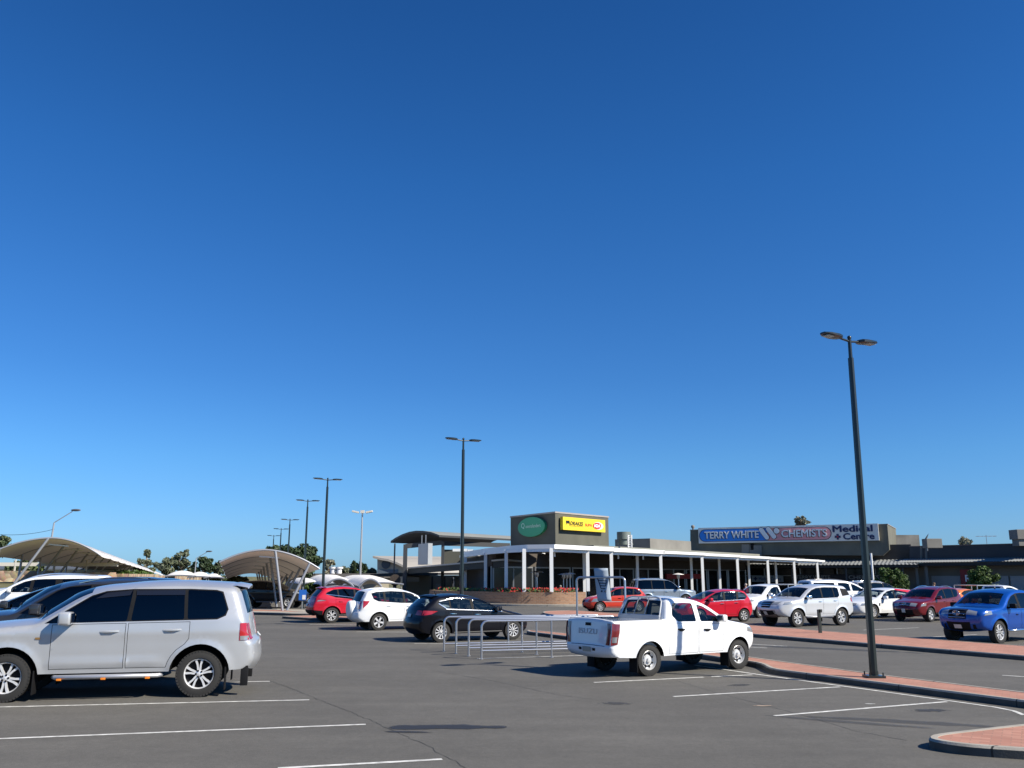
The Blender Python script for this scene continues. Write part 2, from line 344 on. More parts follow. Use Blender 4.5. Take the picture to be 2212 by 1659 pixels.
class Car:
    def __init__(C,name,label,S,pm,glass=None,group='parked cars and utes',cat='car',sx=1.,sc=1.):
        C.S=S; C.root=root=empty(name,label=label,cat=cat,group=group)
        up=fillet([(p[0]*sx*sc,p[1]*sc,(p[2]*sc if len(p)>2 else 0)) for p in S['up']]); C.up=up
        q=lambda L:[(a*sx*sc,b*sc) for a,b in L]
        xf,xr=S['xf']*sx*sc,S['xr']*sx*sc; R=S['R']*sc; ra=S.get('ra',S['R']*1.22)*sc; W=S['W']*sc; zs=S['sill']*sc
        C.xf,C.xr,C.R,C.W=xf,xr,R,W
        belt=q(S['belt']); bz=lambda x:np.interp(x,[belt[1][0],belt[0][0]],[belt[1][1],belt[0][1]]) if belt[1][0]<belt[0][0] else belt[0][1]
        xF=up[:,0].max(); xB=up[:,0].min(); ztop=up[:,1].max(); ff=S.get('ff',.16)*sc; fr=S.get('fr',.12)*sc; tb=S.get('tumble',.27); rr=S.get('rr',.09)*sc; fl=S.get('flare',.018)*sc
        crz=S.get('crease',.8)*sc
        def Yf(P,e=None):
            P=np.asarray(P,float).reshape(-1,2); x,z=P[:,0],P[:,1]
            if e is None: e=segdist(P,up)
            a=np.clip((x-(xF-1.1))/1.1,0,1); b=np.clip(((xB+.9)-x)/.9,0,1)
            w=W-ff*a**2.3-fr*b**2.3
            zb=bz(x); dz=np.maximum(z-zb,0); w=w-tb*dz-.10*dz*dz
            w=w-.010*sc*(1+np.tanh((z-zb+.02)/.03))*.5
            dl=np.clip((crz-z)/(crz-zs+.001),0,1.2); w=w-.05*sc*dl**2
            w=w+.014*sc*np.exp(-((z-crz)/(.07*sc))**2)*1.0
            w=w+S.get('lowcrease',.012)*sc*np.exp(-((z-(zs+.16*sc))/(.05*sc))**2)/(1+np.exp((np.abs(x)-(abs(xf)-ra-.16*sc))/(.05*sc)))
            for xc in(xf,xr):
                d=np.hypot(x-xc,z-R); w=w+fl*np.exp(-((d-ra)/(.06*sc))**2)
            r=rr*(1.+.6*a); t=np.clip(1-e/r,0,1); return w-r*(1-np.sqrt(np.maximum(0,1-t*t)))
        C.Yf=Yf; C.zs=zs
        # --- lower outline with wheel arches
        bot=[]
        for xc in(xr,xf):
            h=zs-R; dx=math.sqrt(max(.01,ra*ra-h*h)); a0=math.atan2(h,-dx); a1=math.atan2(h,dx)
            if a0<0: a0+=2*pi
            for j in range(17):
                a=a0+(a1-a0)*j/16; bot.append(np.array((xc+ra*cos(a),R+ra*sin(a))))
        bot=[np.array(p) for p in densify([up[-1]]+bot+[up[0]],.12,False)][1:-1]
        loop=np.vstack([up,np.array(bot)]); nl=len(loop)
        dlo=q(S['dlo']); pil=[(a*sx*sc,b*sx*sc,w*sc) for a,b,w in S['pillars']]
        zlo=min(p[1] for p in dlo); zhi=max(p[1] for p in dlo)
        wins=[]; rest=list(dlo)
        for (xb,xt,w) in pil:
            # line through (xb,zlo),(xt,zhi): keep front part
            nx=zhi-zlo; nz=-(xt-xb); c=nx*xb+nz*zlo; L=math.hypot(nx,nz)
            wins.append(clip(rest,-nx,-nz,-(c+w/2*L))); rest=clip(rest,nx,nz,c-w/2*L)
        wins.append(rest); wins=[roundpoly(w_,S.get('wr',.035)*sc) for w_ in wins if len(w_)>2]
        trims=[]
        if S.get('blackp',True): trims.append([tuple(p) for p in inset(dlo,-.02*sc)])
        trims+=[q(t) for t in S.get('trim',[])]
        doors=[]
        for di,(x0,x1,xh) in enumerate(S['doors']):
            x0*=sx*sc; x1*=sx*sc; zb_=zs+S.get('doorlo',.07)*sc; g=.025*sc
            poly=[(x0,bz(x0)-g),(x1,bz(x1)-g)]; rd=ra+.07*sc
            low=[]
            for z in np.linspace(bz(x1)-g,zb_,9)[1:]:
                x=x1
                for xc in(xr,):
                    if abs(z-R)<rd: x=max(x,xc+math.sqrt(rd*rd-(z-R)**2))
                low.append((x,z))
            poly+=low+[(x0+.0,zb_)]; doors.append((poly,xh*sx*sc))
        pts=[tuple(p) for p in loop]; edges=[(i,(i+1)%nl) for i in range(nl)]
        def addloop(poly):
            d=densify(poly); k=len(pts); pts.extend(tuple(p) for p in d); n=len(d); edges.extend((k+i,k+(i+1)%n) for i in range(n))
        for w_ in wins: addloop(w_)
        for t in trims: addloop(t)
        for d,_ in doors: addloop(d); addloop(inset(d,S.get('gap',.008)*sc))
        # interior points: rings near the roof edge + grid
        T=np.gradient(up,axis=0); T/=np.linalg.norm(T,axis=1)[:,None]; NR=np.stack([T[:,1],-T[:,0]],1)
        cen=loop.mean(0)
        if ((up+NR*.05-cen)**2).sum()<((up-cen)**2).sum(): NR=-NR
        C.NR=NR
        ex=[]
        for e in(.012,.035,.07,.11): ex.append(up-NR*e*sc)
        gx=np.arange(xB,xF,.075); gz=np.arange(zs-.1,ztop,.075); gg=np.array([(x+(.037 if j%2 else 0),z) for j,z in enumerate(gz) for x in gx]); ex.append(gg)
        for xc in(xf,xr):
            for k in(.03,.07,.12): ex.append(np.array([(xc+(ra+k*sc)*cos(a),R+(ra+k*sc)*sin(a)) for a in np.linspace(-.2,pi+.2,22)]))
        ex=np.vstack(ex); ex=ex[pip(ex,loop)]
        dl=segdist(ex,np.vstack([loop,loop[:1]])); ex=ex[dl>.008]
        allp=[Vector(p) for p in pts]+[Vector(p) for p in ex]
        r=delaunay_2d_cdt(allp,edges,[],0,1e-5); V=np.array([tuple(v) for v in r[0]]); T3=np.array([f for f in r[2] if len(f)==3])
        cc=V[T3].mean(1); ins=pip(cc,loop); T3=T3[ins]; cc=cc[ins]
        reg=np.zeros(len(T3),int)   # 0 body, 1 trim, 100+ windows, 200+ door, -1 gap
        for t in trims: reg[pip(cc,t)]=1
        for i,(d,_) in enumerate(doors):
            o_=pip(cc,d); n_=pip(cc,inset(d,S.get('gap',.008)*sc))
            reg[o_&~n_&(reg!=1)]=-1; reg[n_&(reg!=1)]=200+i
        for i,w_ in enumerate(wins): reg[pip(cc,w_)]=100+i
        y=Yf(V); C.V=V
        tri3=lambda sgn,off:[(p[0],sgn*(yy+off),p[1]) for p,yy in zip(V,y)]
        body=MB(); lin=MB()
        for sgn in(1,-1):
            vs=tri3(sgn,0); k=len(body.v); body.v+=vs
            for t,g in zip(T3,reg):
                if g in(0,1): body.f.append(tuple(k+i for i in t)); body.m.append(int(g))
            vs=tri3(sgn,-.035*sc); k=len(lin.v); lin.v+=vs
            for t,g in zip(T3,reg):
                if g<100 or g>=200: lin.f.append(tuple(k+i for i in t)); lin.m.append(0)
        # --- cross strip (bonnet, windscreen, roof, tailgate)
        yE=Yf(up,np.zeros(len(up))); C.yE=yE; C.cf=S.get('cf',.16)*sc; C.cr=S.get('cr',.10)*sc; C.ct=S.get('ct',.045)*sc
        seg=np.linalg.norm(np.diff(up,axis=0),axis=1); C.s=np.concatenate([[0],np.cumsum(seg)])
        fs=[-1,-.97,-.9,-.8,-.6,-.3,0,.3,.6,.8,.9,.97,1]
        idx=lambda p:int(np.argmin(((up-np.array((p[0]*sx*sc,p[1]*sc)))**2).sum(1)))
        C.idx=idx
        glasses=[]
        for nm,a,b,fm in S['glass']: glasses.append((nm,min(idx(a),idx(b)),max(idx(a),idx(b)),fm))
        dark=[(min(idx(a),idx(b)),max(idx(a),idx(b)),fm) for a,b,fm in S.get('stripdark',[])]
        hole=[(min(idx(a),idx(b)),max(idx(a),idx(b)),fm) for a,b,fm in S.get('hole',[])]
        P=[[C.sp(i,f) for f in fs] for i in range(len(up))]; PL=[[C.sp(i,f*.97,-.035*sc) for f in fs] for i in range(len(up))]
        gm={}
        k=len(body.v); m=len(fs); body.v+=[p for r_ in P for p in r_]; kl=len(lin.v); lin.v+=[p for r_ in PL for p in r_]
        for i in range(len(up)-1):
            for j in range(m-1):
                fc=abs(fs[j]+fs[j+1])/2; face=(i*m+j,i*m+j+1,(i+1)*m+j+1,(i+1)*m+j); g=None
                for nm,a,b,fm in glasses:
                    if a<=i<b and fc<fm: g=nm
                if any(a<=i<b and fc<fm for a,b,fm in hole): continue
                if g: gm.setdefault(g,[]).append(face); continue
                dk=any(a<=i<b and fc<fm for a,b,fm in dark)
                body.f.append(tuple(q_+k for q_ in face)); body.m.append(1 if dk else 0)
                lin.f.append(tuple(q_+kl for q_ in face)); lin.m.append(0)
        # --- underside
        bt=np.vstack([up[-1:],np.array(bot),up[:1]]); yb=Yf(bt)
        body.grid([[(p[0],-w_,p[1]),(p[0],w_,p[1])] for p,w_ in zip(bt,yb)],2)
        bm_=[pm,S.get('trimmat',BLACK),UNDER]
        for xc in(xf,xr): body.lathe([(-W*.58,.01),(-W*.58,ra*.99),(W*.58,ra*.99),(W*.58,.01)],20,'y',2,(xc,0,R+.02)) if False else body.box((xc,0,R+ra*.52),(ra*1.55,W*1.1,ra*.86),2)
        C.body=body.build('body',bm_,root,sm=38,merge=1e-4)
        lin.build('cabin_lining',TRIM,root,fixn=False)
        glass=glass or {}; gd=glass.get('d',GL); gp=glass.get('r',gd); gw=glass.get('w',GL)
        for nm,fc in gm.items():
            vs=[p for r_ in P for p in r_]; MB().add(vs,fc).build(nm,glass.get('b',gp) if nm=='rear_window' else gw,root,sm=60)
        def sub(g,sgn,name,m_,par,off=0.):
            sel=T3[reg==g]
            if len(sel)==0: return None
            u=np.unique(sel); mp={a:i for i,a in enumerate(u)}
            return MB().add([(V[a][0],sgn*(y[a]+off),V[a][1]) for a in u],[tuple(mp[i] for i in t) for t in sel]).build(name,m_,par,sm=50)
        C.doors=[]
        for sgn in(1,-1):
            for i in range(len(wins)): sub(100+i,sgn,'side_window',gd if i==0 else gp,root,-.004)
            for i,(d,xh) in enumerate(doors):
                do=sub(200+i,sgn,'door',pm,root); zh=bz(xh)-S.get('hz',.13)*sc; yh=float(Yf([(xh,zh)])[0]); hm=S.get('handle',pm)
                if do:
                    hk=S.get('hscale',1.); MB().tube([(xh+.10*sc*hk,sgn*(yh-.01),zh-.005),(xh+.07*sc,sgn*(yh+.025),zh),(xh-.09*sc,sgn*(yh+.03),zh+.006),(xh-.12*sc*hk,sgn*(yh-.01),zh+.006)],.014*sc*hk,6).sphere((xh,sgn*(yh-.004),zh-.012),(.085*sc,.012,.035*sc),1).build('handle',[hm,TRIM if S.get('cup') is None else hm],do,sm=50)
                C.doors.append(do)
        # --- wheels
        tw=S.get('tw',.25)*sc; me=wheel_meshes(round(R,3),S['rim'],round(tw,3)); C.track=W-tw/2-.025*sc
        for xc in(xf,xr):
            for sgn in(1,-1):
                w_=link(me[1],'wheel',root); w_.location=(xc,sgn*C.track,R)
                rot=random.random()*2
                w_.rotation_euler=(0,rot,0 if sgn>0 else pi)
                link(me[0],'tyre',w_); link(me[2],'rim',w_)
        # --- seats
        if S.get('seats',True):
            xs_=[S.get('seatx',.0)*sx*sc]; xs_.append(xs_[0]-S.get('seatgap',.92)*sc)
            for si,x0 in enumerate(xs_):
                if si==1 and S.get('single'): break
                for sgn in((1,-1) if si==0 else (1,0,-1)):
                    y0=sgn*(.38 if si==0 else .42)*sc; zb0=zs+.08*sc; zt=bz(x0)-.03*sc; ww=(.48 if si==0 else .4)*sc
                    mb=MB(); M=Matrix.Rotation(R_(-14),3,'Y')
                    if si==0: mb.box((x0+.2*sc,y0,zb0+.14*sc),(.5*sc,ww,.16*sc))
                    else: zb0=min(R+ra+.06*sc,zt-.12*sc)
                    mb.box((x0-.1*sc,y0,(zb0+zt)/2+(.08 if si==0 else .03)*sc),(.12*sc,ww*.92,zt-zb0),0,M); 
                    if si==0 or not S.get('seatgap'): mb.box((x0-.18*sc,y0,zt+.13*sc),(.09*sc,.22*sc,.15*sc),0,M)
                    mb.build('seat',SEAT,root,sm=50,bevel=.03*sc)
            xd=S.get('dashx',S.get('seatx',0.)+.95)*sx*sc
            rbox('dashboard',(xd-.06*sc,0,bz(xd)-.12*sc),(.28*sc,W*1.55,.16*sc),TRIM,root,.06*sc)
            mb=MB(); ring=[(xd-.27*sc+.07*sc*sin(t),-.38*sc+.18*sc*cos(t),bz(xd)-.02*sc+.16*sc*sin(t)) for t in np.linspace(0,2*pi,17)]
            mb.tube(ring,.014*sc,6).beam((xd-.27*sc,-.38*sc,bz(xd)-.02*sc),(xd-.05*sc,-.38*sc,bz(xd)-.12*sc),.06*sc,.06*sc).build('steering_wheel',TRIM,root,sm=60)
        # --- mirrors
        mx,mz=S['mirror']; mx*=sx*sc; mz*=sc; ym=float(Yf([(mx,mz)])[0])
        for sgn in(1,-1):
            ms=S.get('mscale',1.); o=MB().box((mx-.02*sc,sgn*(ym+.15*sc),mz+.06*sc),(.13*sc*ms*1.2,.22*sc*ms,.17*sc*ms)).build('mirror',S.get('mirmat',pm),root,sm=60,bevel=.045*sc)
            MB().beam((mx,sgn*(ym-.03),mz),(mx-.02*sc,sgn*(ym+.09*sc),mz+.02*sc),.09*sc,.05*sc).build('mirror_arm',BLACK,o)
            MB().box((mx-(.068*ms*1.2+.022)*sc,sgn*(ym+.15*sc),mz+.06*sc),(.008,.18*sc*ms,.13*sc*ms)).build('mirror_glass',CHROME,o)
        for f in S.get('extra',[]): f(C,sc,sx,pm)
    # surface access --------------------------------------------------
    def sp(C,i,f,off=0.):
        i=max(0,min(len(C.up)-1.001,i)); a=int(i); t=i-a; b=min(a+1,len(C.up)-1)
        p=C.up[a]*(1-t)+C.up[b]*t; n=C.NR[a]*(1-t)+C.NR[b]*t; n/=np.linalg.norm(n)+1e-9; yE=C.yE[a]*(1-t)+C.yE[b]*t
        c=(C.cf if n[0]>0 else C.cr)*n[0]**2+C.ct*n[1]**2; d=c*(1-f*f)+off
        return (p[0]+n[0]*d,yE*f,p[1]+n[1]*d)
    def iz(C,z,end):   # path index where the front/rear face reaches height z
        r=range(len(C.up)-1) if end=='f' else range(len(C.up)-2,-1,-1)
        for i in r:
            a,b=C.up[i][1],C.up[i+1][1]
            if min(a,b)<=z<=max(a,b) and a!=b: return i+(z-a)/(b-a)
        return 0 if end=='f' else len(C.up)-1
    def patch(C,cor,end,off=.008,n=5,mb=None,mi=0):   # corners (z,f) on the front / rear face
        mb=mb or MB(); q=[(C.iz(z,end),f) for z,f in cor]; Pn=[]
        for i in range(n+1):
            u=i/n; a=[q[0][k]*(1-u)+q[3][k]*u for k in(0,1)]; b=[q[1][k]*(1-u)+q[2][k]*u for k in(0,1)]
            Pn.append([Vector(C.sp(a[0]*(1-v/n)+b[0]*v/n,a[1]*(1-v/n)+b[1]*v/n,off if 0<i<n and 0<v<n else off-.004)) for v in range(n+1)])
        mb.grid(Pn,mi); return mb
    def spatch(C,cor,sgn,off=.008,n=5,mb=None,mi=0):  # corners (x,z) on the side
        mb=mb or MB(); Pn=[]
        for i in range(n+1):
            u=i/n; row=[]
            for v in range(n+1):
                w=v/n; a=[cor[0][k]*(1-u)+cor[3][k]*u for k in(0,1)]; b=[cor[1][k]*(1-u)+cor[2][k]*u for k in(0,1)]
                p=(a[0]*(1-w)+b[0]*w,a[1]*(1-w)+b[1]*w); row.append(Vector((p[0],sgn*(float(C.Yf([p])[0])+off),p[1])))
            Pn.append(row)
        mb.grid(Pn,mi); return mb
    def place(C,wheel,px,brg,z=None):   # wheel: 'fl','fr','rl','rr' contact seen at photo point px
        ang=R_(90-brg); p=G(*px) if len(px)==2 else Vector(px)
        x=C.xf if wheel[0]=='f' else C.xr; y=(C.track+.1)*(1 if wheel[1]=='l' else -1)
        o=Vector((x*cos(ang)-y*sin(ang),x*sin(ang)+y*cos(ang),0)); C.root.location=(p.x-o.x,p.y-o.y,p.z if z is None else z); C.root.rotation_euler=(0,0,ang); return C
# ------------------------------------------------------------------ vehicle fittings (all sizes in unscaled metres)
def X_head(cor,side=None,m=LAMPC):
    def f(C,sc,sx,pm):
        for s in(1,-1):
            mb=C.patch([(z*sc,a*s) for z,a in cor],'f',.012)
            if side: C.spatch([(x*sx*sc,z*sc) for x,z in side],s,.008,mb=mb)
            mb.build('headlight',m,C.root,sm=50)
    return f
def X_tail(cor=None,side=None,m=LAMPR,split=None):
    def f(C,sc,sx,pm):
        for s in(1,-1):
            mb=MB()
            if cor: C.patch([(z*sc,a*s) for z,a in cor],'r',.012,mb=mb)
            if side: C.spatch([(x*sx*sc,z*sc) for x,z in side],s,.010,mb=mb)
            o=mb.build('tail_light',m,C.root,sm=50)
            if split:
                mb=MB(); C.spatch([(x*sx*sc,z*sc) for x,z in split],s,.014,mb=mb); mb.build('reversing_lamp',LAMPC,o,sm=50)
    return f
def X_face(name,cor,end='f',m=BLACK,off=.012,n=6):
    def f(C,sc,sx,pm): C.patch([(z*sc,a) for z,a in cor],end,off,n).build(name,pm if m is None else m,C.root,sm=50)
    return f
def X_pair(name,cor,end='f',m=BLACK,off=.012):
    def f(C,sc,sx,pm):
        for s in(1,-1): C.patch([(z*sc,a*s) for z,a in cor],end,off).build(name,m,C.root,sm=50)
    return f
def X_plate(z,end='f',w=.18,off=.03):
    h=.055
    return X_face('number_plate',[(z-h,-w),(z-h,w),(z+h,w),(z+h,-w)],end,PLATE,off,2)
def X_bars(z0,z1,f,n=3,m=CHROME):
    def g(C,sc,sx,pm):
        mb=MB()
        for i in range(n):
            z=(z0+(z1-z0)*(i+.5)/n)*sc; C.patch([(z-.012,-f),(z-.012,f),(z+.012,f),(z+.012,-f)],'f',.03,6,mb)
        mb.build('grille_bar',m,C.root,sm=50)
    return g
def X_badge(z,end='f',r=.07):
    def g(C,sc,sx,pm):
        c=Vector(C.sp(C.iz(z*sc,end),0,.035)); s=1 if end=='f' else -1
        pts=[c+Vector((0,r*1.35*sc*cos(t),r*sc*sin(t))) for t in np.linspace(0,2*pi,17)]; mb=MB().tube(pts,.011*sc,6)
        mb.tube([c+Vector((0,r*.5*sc*cos(t),r*.95*sc*sin(t))) for t in np.linspace(0,2*pi,13)],.009*sc,5).build('badge',CHROME,C.root,sm=60)
    return g
def X_flaps(rear=True,front=True):
    def g(C,sc,sx,pm):
        for xc in ([C.xr] if rear else [])+([C.xf] if front else []):
            for s in(1,-1): rbox('mud_flap',(xc-C.R*1.12,s*(C.track),C.R*.78),(.02,.28*sc,C.R*1.0),BLACK,C.root,.004)
    return g
def X_rails(x0,x1,inn=.80,h=.05,m=CHROME):
    def g(C,sc,sx,pm):
        for s in(1,-1):
            pts=[]
            for t in np.linspace(0,1,9):
                x=(x0+(x1-x0)*t)*sx*sc; i=int(np.argmin(np.abs(C.up[:,0]-x)+ (C.up[:,1]<C.up[:,1].max()*.75)*9)); p=Vector(C.sp(i,inn*s)); p.z+=h*sc*min(1,4*t,4*(1-t))+.0; pts.append(p)
            MB().tube(pts,.018*sc,6).build('roof_rail',m,C.root,sm=60)
    return g
def X_spoiler(x,z,L=.22,w=.6,m=None):
    def g(C,sc,sx,pm):
        i=C.idx((x,z)); P=[]
        for dx,dz in((.12,.02),(0,.035),(-L,.0),(-L-.02,-.025),(-.02,-.06)): P.append([Vector(C.sp(i,f))+Vector((dx*sc,0,dz*sc)) for f in np.linspace(-w,w,7)])
        MB().grid(P).build('spoiler',m or pm,C.root,sm=50)
    return g
def X_wipers(a):
    def g(C,sc,sx,pm):
        i=C.idx(a); 
        for f0,f1 in((-.55,.0),(.1,.62)): MB().tube([C.sp(i-1,f0,.03),C.sp(i+1.5,(f0+f1)/2,.03),C.sp(i+1.8,f1,.025)],.012*sc,5).build('wiper',BLACK,C.root)
    return g
def X_aerial(x,z,h=.25):
    def g(C,sc,sx,pm):
        p=Vector(C.sp(C.idx((x,z)),0)); MB().tube([p,p+Vector((-h*.6*sc,0,h*sc))],.008,5).sphere(p,.03*sc).build('aerial',BLACK,C.root)
    return g
def X_steps(x0,x1,z,m=CHROME,amber=False):
    def g(C,sc,sx,pm):
        for s in(1,-1):
            y=s*(C.W-.01); o=MB().tube([(x1*sx*sc,y-s*.12,z*sc),(x1*sx*sc-.06,y,z*sc),(x0*sx*sc+.06,y,z*sc),(x0*sx*sc,y-s*.12,z*sc)],.04*sc,8).build('side_step',m,C.root,sm=60)
            if amber:
                for t in(.12,.53,.93): rbox('reflector',((x0+(x1-x0)*t)*sx*sc,y+s*.035*sc,z*sc-.035),(.085,.012,.035),AMBER,o,.004)
    return g
def X_seam(name,pts,m=BLACK,end='f'): pass
def X_strip(name,cor,m=CHROME):
    def g(C,sc,sx,pm):
        for s in(1,-1): C.spatch([(x*sx*sc,z*sc) for x,z in cor],s,.012).build(name,m,C.root,sm=50)
    return g
# ------------------------------------------------------------------ vehicle shapes
def X_rearflap(C,sc,sx,pm):
    for s in(1,-1): rbox('rear_mud_flap',(C.up[:,0].min()+.16,s*(C.track-.05),.36),(.13,.2,.36),BLACK,C.root,.004)
LC=dict(xf=1.425,xr=-1.425,R=.405,ra=.525,W=.985,sill=.46,cf=.42,ct=.10,lowcrease=.03,hscale=1.4,belt=[(.8,1.325),(-2.0,1.365)],crease=1.14,tw=.28,rim='split',tumble=.24,rr=.10,ff=.2,fr=.10,
 up=[(2.15,.46,.05),(2.36,.60,.08),(2.42,.80,.1),(2.36,1.06,.14),(2.18,1.19,.14),(1.06,1.31,.12),(.30,1.87,.34),(-.8,1.99,.7),(-1.93,1.925,.14),(-2.10,1.38,.25),(-2.17,1.0,.06),(-2.24,.94,.06),(-2.27,.62,.08),(-2.18,.47,.04)],
 dlo=[(.92,1.325),(.66,1.51),(.30,1.78),(.10,1.855),(-.3,1.89),(-1.2,1.89),(-1.60,1.87),(-1.70,1.84),(-1.80,1.54),(-1.77,1.44),(-1.65,1.38)],pillars=[(-.30,-.34,.07),(-1.17,-1.13,.06)],
 doors=[(.82,-.27,-.02),(-.30,-1.24,-.96)],glass=[('windscreen',(1.0,1.345),(.34,1.84),.93),('rear_window',(-1.97,1.84),(-2.08,1.44),.85)],mirror=(.62,1.35),mscale=1.35,seatx=0.,gap=.009,hz=.17,cup=1,
 extra=[X_steps(-.85,.75,.40,mat('silver step',(.5,.5,.52),.35,.6),True),X_flaps(),X_wipers((1.06,1.31)),X_spoiler(-1.90,1.93,.20,.86),X_strip('weather_shield',[(-.27,1.80),(.24,1.745),(.08,1.845),(-.30,1.885)],mat('smoked visor',(.012,.012,.014),.12,coat=1.)),X_strip('weather_shield',[(-1.12,1.80),(-.37,1.80),(-.36,1.885),(-1.11,1.89)],mat('smoked visor',(.012,.012,.014),.12,coat=1.)),X_strip('fender_badge',[(.97,1.05),(1.04,1.05),(1.04,1.085),(.97,1.085)],mat('gold badge',(.5,.3,.12),.3,.6)),X_rearflap,
  X_tail([(.98,.80),(.98,1),(1.28,1),(1.28,.86)],[(-2.175,.98),(-2.02,.98),(-2.02,1.29),(-2.115,1.29)],LAMPR,[(-2.18,.985),(-2.035,.985),(-2.03,1.06),(-2.165,1.06)]),
  X_head([(.98,.62),(.98,1),(1.14,.98),(1.14,.6)],[(2.05,1.0),(2.3,.98),(2.2,1.12),(2.0,1.13)]),X_face('grille',[(.9,-.5),(.9,.5),(1.13,.48),(1.13,-.48)]),X_plate(1.0,'r'),X_plate(.62)])
SUV=dict(xf=1.33,xr=-1.33,R=.345,W=.90,sill=.36,belt=[(.9,1.06),(-1.9,1.16)],crease=.92,rim='five',rr=.09,ff=.22,fr=.14,cr=.10,
 up=[(1.95,.30,.05),(2.14,.40,.06),(2.22,.58,.1),(2.14,.82,.12),(1.95,.95,.15),(1.02,1.10,.15),(.12,1.56,.36),(-.75,1.685,.7),(-1.82,1.60,.16),(-2.08,1.12,.2),(-2.14,.80,.06),(-2.24,.72,.06),(-2.26,.50,.1),(-2.05,.36,.05)],
 dlo=[(.86,1.08),(.5,1.29),(.12,1.47),(-.2,1.545),(-.8,1.575),(-1.45,1.545),(-1.66,1.49),(-1.58,1.28),(-1.38,1.19),(-.4,1.12)],pillars=[(-.22,-.26,.09),(-1.08,-1.12,.09)],
 doors=[(.86,-.22,-.02),(-.25,-1.2,-.92)],glass=[('windscreen',(.95,1.13),(.16,1.53),.92),('rear_window',(-1.86,1.53),(-2.07,1.16),.84)],mirror=(.72,1.10),seatx=-.1)
RAV=dict(SUV,extra=[X_rails(-1.6,-.2,.86,.03,mat('white rail',(.7,.7,.7),.4)),X_flaps(True,False),
  X_tail([(.86,.8),(.86,1),(1.18,1),(1.18,.84)],[(-2.04,.9),(-1.86,1.06),(-1.76,1.20),(-2.02,1.20)],LAMPR),
  X_head([(.70,.62),(.74,1),(.9,.97),(.86,.6)],[(1.7,.78),(2.05,.74),(1.95,.88),(1.7,.93)]),X_plate(.55),X_face('grille',[(.66,-.5),(.66,.5),(.8,.48),(.8,-.48)]),X_wipers((1.0,1.11))])
def X_spare(C,sc,sx,pm):
    y=-.05; x=C.up[:,0].min()-.02; 
    MB().lathe([(-.30,.001),(-.30,.22),(-.28,.30),(-.22,.345),(0,.345),(0,.001)],30,'y',0).build('spare_wheel_cover',mat('white wheel cover',(.78,.78,.78),.4),C.root,sm=35)
    o=[c for c in C.root.children if c.name.startswith('spare_wheel_cover')][-1]; o.rotation_euler=(0,0,pi/2*-1); o.location=(x+.12,y,.86*sc); o.rotation_euler=(0,0,R_(-90)); 
RAV['extra']=RAV['extra']+[X_spare]
XT=dict(SUV,R=.365,xf=1.3525,xr=-1.3525,W=.91,rim='split',belt=[(.9,1.05),(-1.9,1.18)],sill=.38,flare=.02,
 trim=[[(-2.3,.3),(-2.3,.62),(-1.80,.58),(-1.80,.3)],[(1.0,.30),(1.0,.46),(-.95,.46),(-.95,.30)]],
 dlo=[(.86,1.08),(.5,1.31),(.12,1.49),(-.2,1.565),(-.8,1.595),(-1.30,1.56),(-1.62,1.42),(-1.66,1.37),(-1.2,1.22),(-.4,1.13)],pillars=[(-.22,-.26,.09),(-1.02,-1.10,.07)],
 up=[(1.95,.30,.05),(2.14,.40,.06),(2.22,.58,.1),(2.14,.82,.12),(1.95,.97,.15),(1.02,1.10,.15),(.12,1.59,.36),(-.75,1.715,.7),(-1.72,1.63,.12),(-2.12,1.20,.16),(-2.20,.95,.06),(-2.28,.80,.08),(-2.28,.52,.1),(-2.05,.38,.05)],
 glass=[('windscreen',(.95,1.13),(.16,1.55),.92),('rear_window',(-1.80,1.55),(-2.08,1.24),.9)],
 extra=[X_rails(-1.6,.1,.88,.04,mat('grey rail',(.2,.2,.21),.3,.5)),X_spoiler(-1.68,1.63,.2,.86),X_strip('window_trim',[(-1.66,1.345),(.8,1.05),(.8,1.065),(-1.66,1.365)]),
  X_tail([(.98,.66),(1.0,1),(1.16,1),(1.14,.7)],[(-2.16,1.0),(-1.75,1.06),(-1.62,1.08),(-2.1,1.22)],LAMPR,[(-2.1,1.02),(-1.78,1.05),(-1.66,1.075),(-2.05,1.08)]),X_plate(.82,'r',.2),
  X_face('bumper_insert',[(.40,-.98),(.40,.98),(.62,.98),(.62,-.98)],'r'),X_head([(.70,.62),(.74,1),(.9,.97),(.86,.6)]),X_plate(.5)])
TIG=dict(SUV,extra=[X_rails(-1.6,.1,.88,.045),X_head([(.72,.52),(.74,1),(.88,.98),(.86,.50)],[(1.72,.78),(2.05,.75),(1.98,.86),(1.72,.90)]),X_face('grille',[(.72,-.5),(.72,.5),(.86,.49),(.86,-.49)]),X_bars(.72,.86,.5,2),X_badge(.79),
  X_face('air_intake',[(.36,-.8),(.36,.8),(.58,.8),(.58,-.8)]),X_plate(.56),X_wipers((1.0,1.11)),X_tail([(.9,.7),(.9,1),(1.08,1),(1.08,.7)],[(-2.08,.92),(-1.85,.94),(-1.85,1.08),(-2.04,1.1)])])
TIG['trim']=[[(1.0,.30),(1.0,.44),(-.95,.44),(-.95,.30)]]
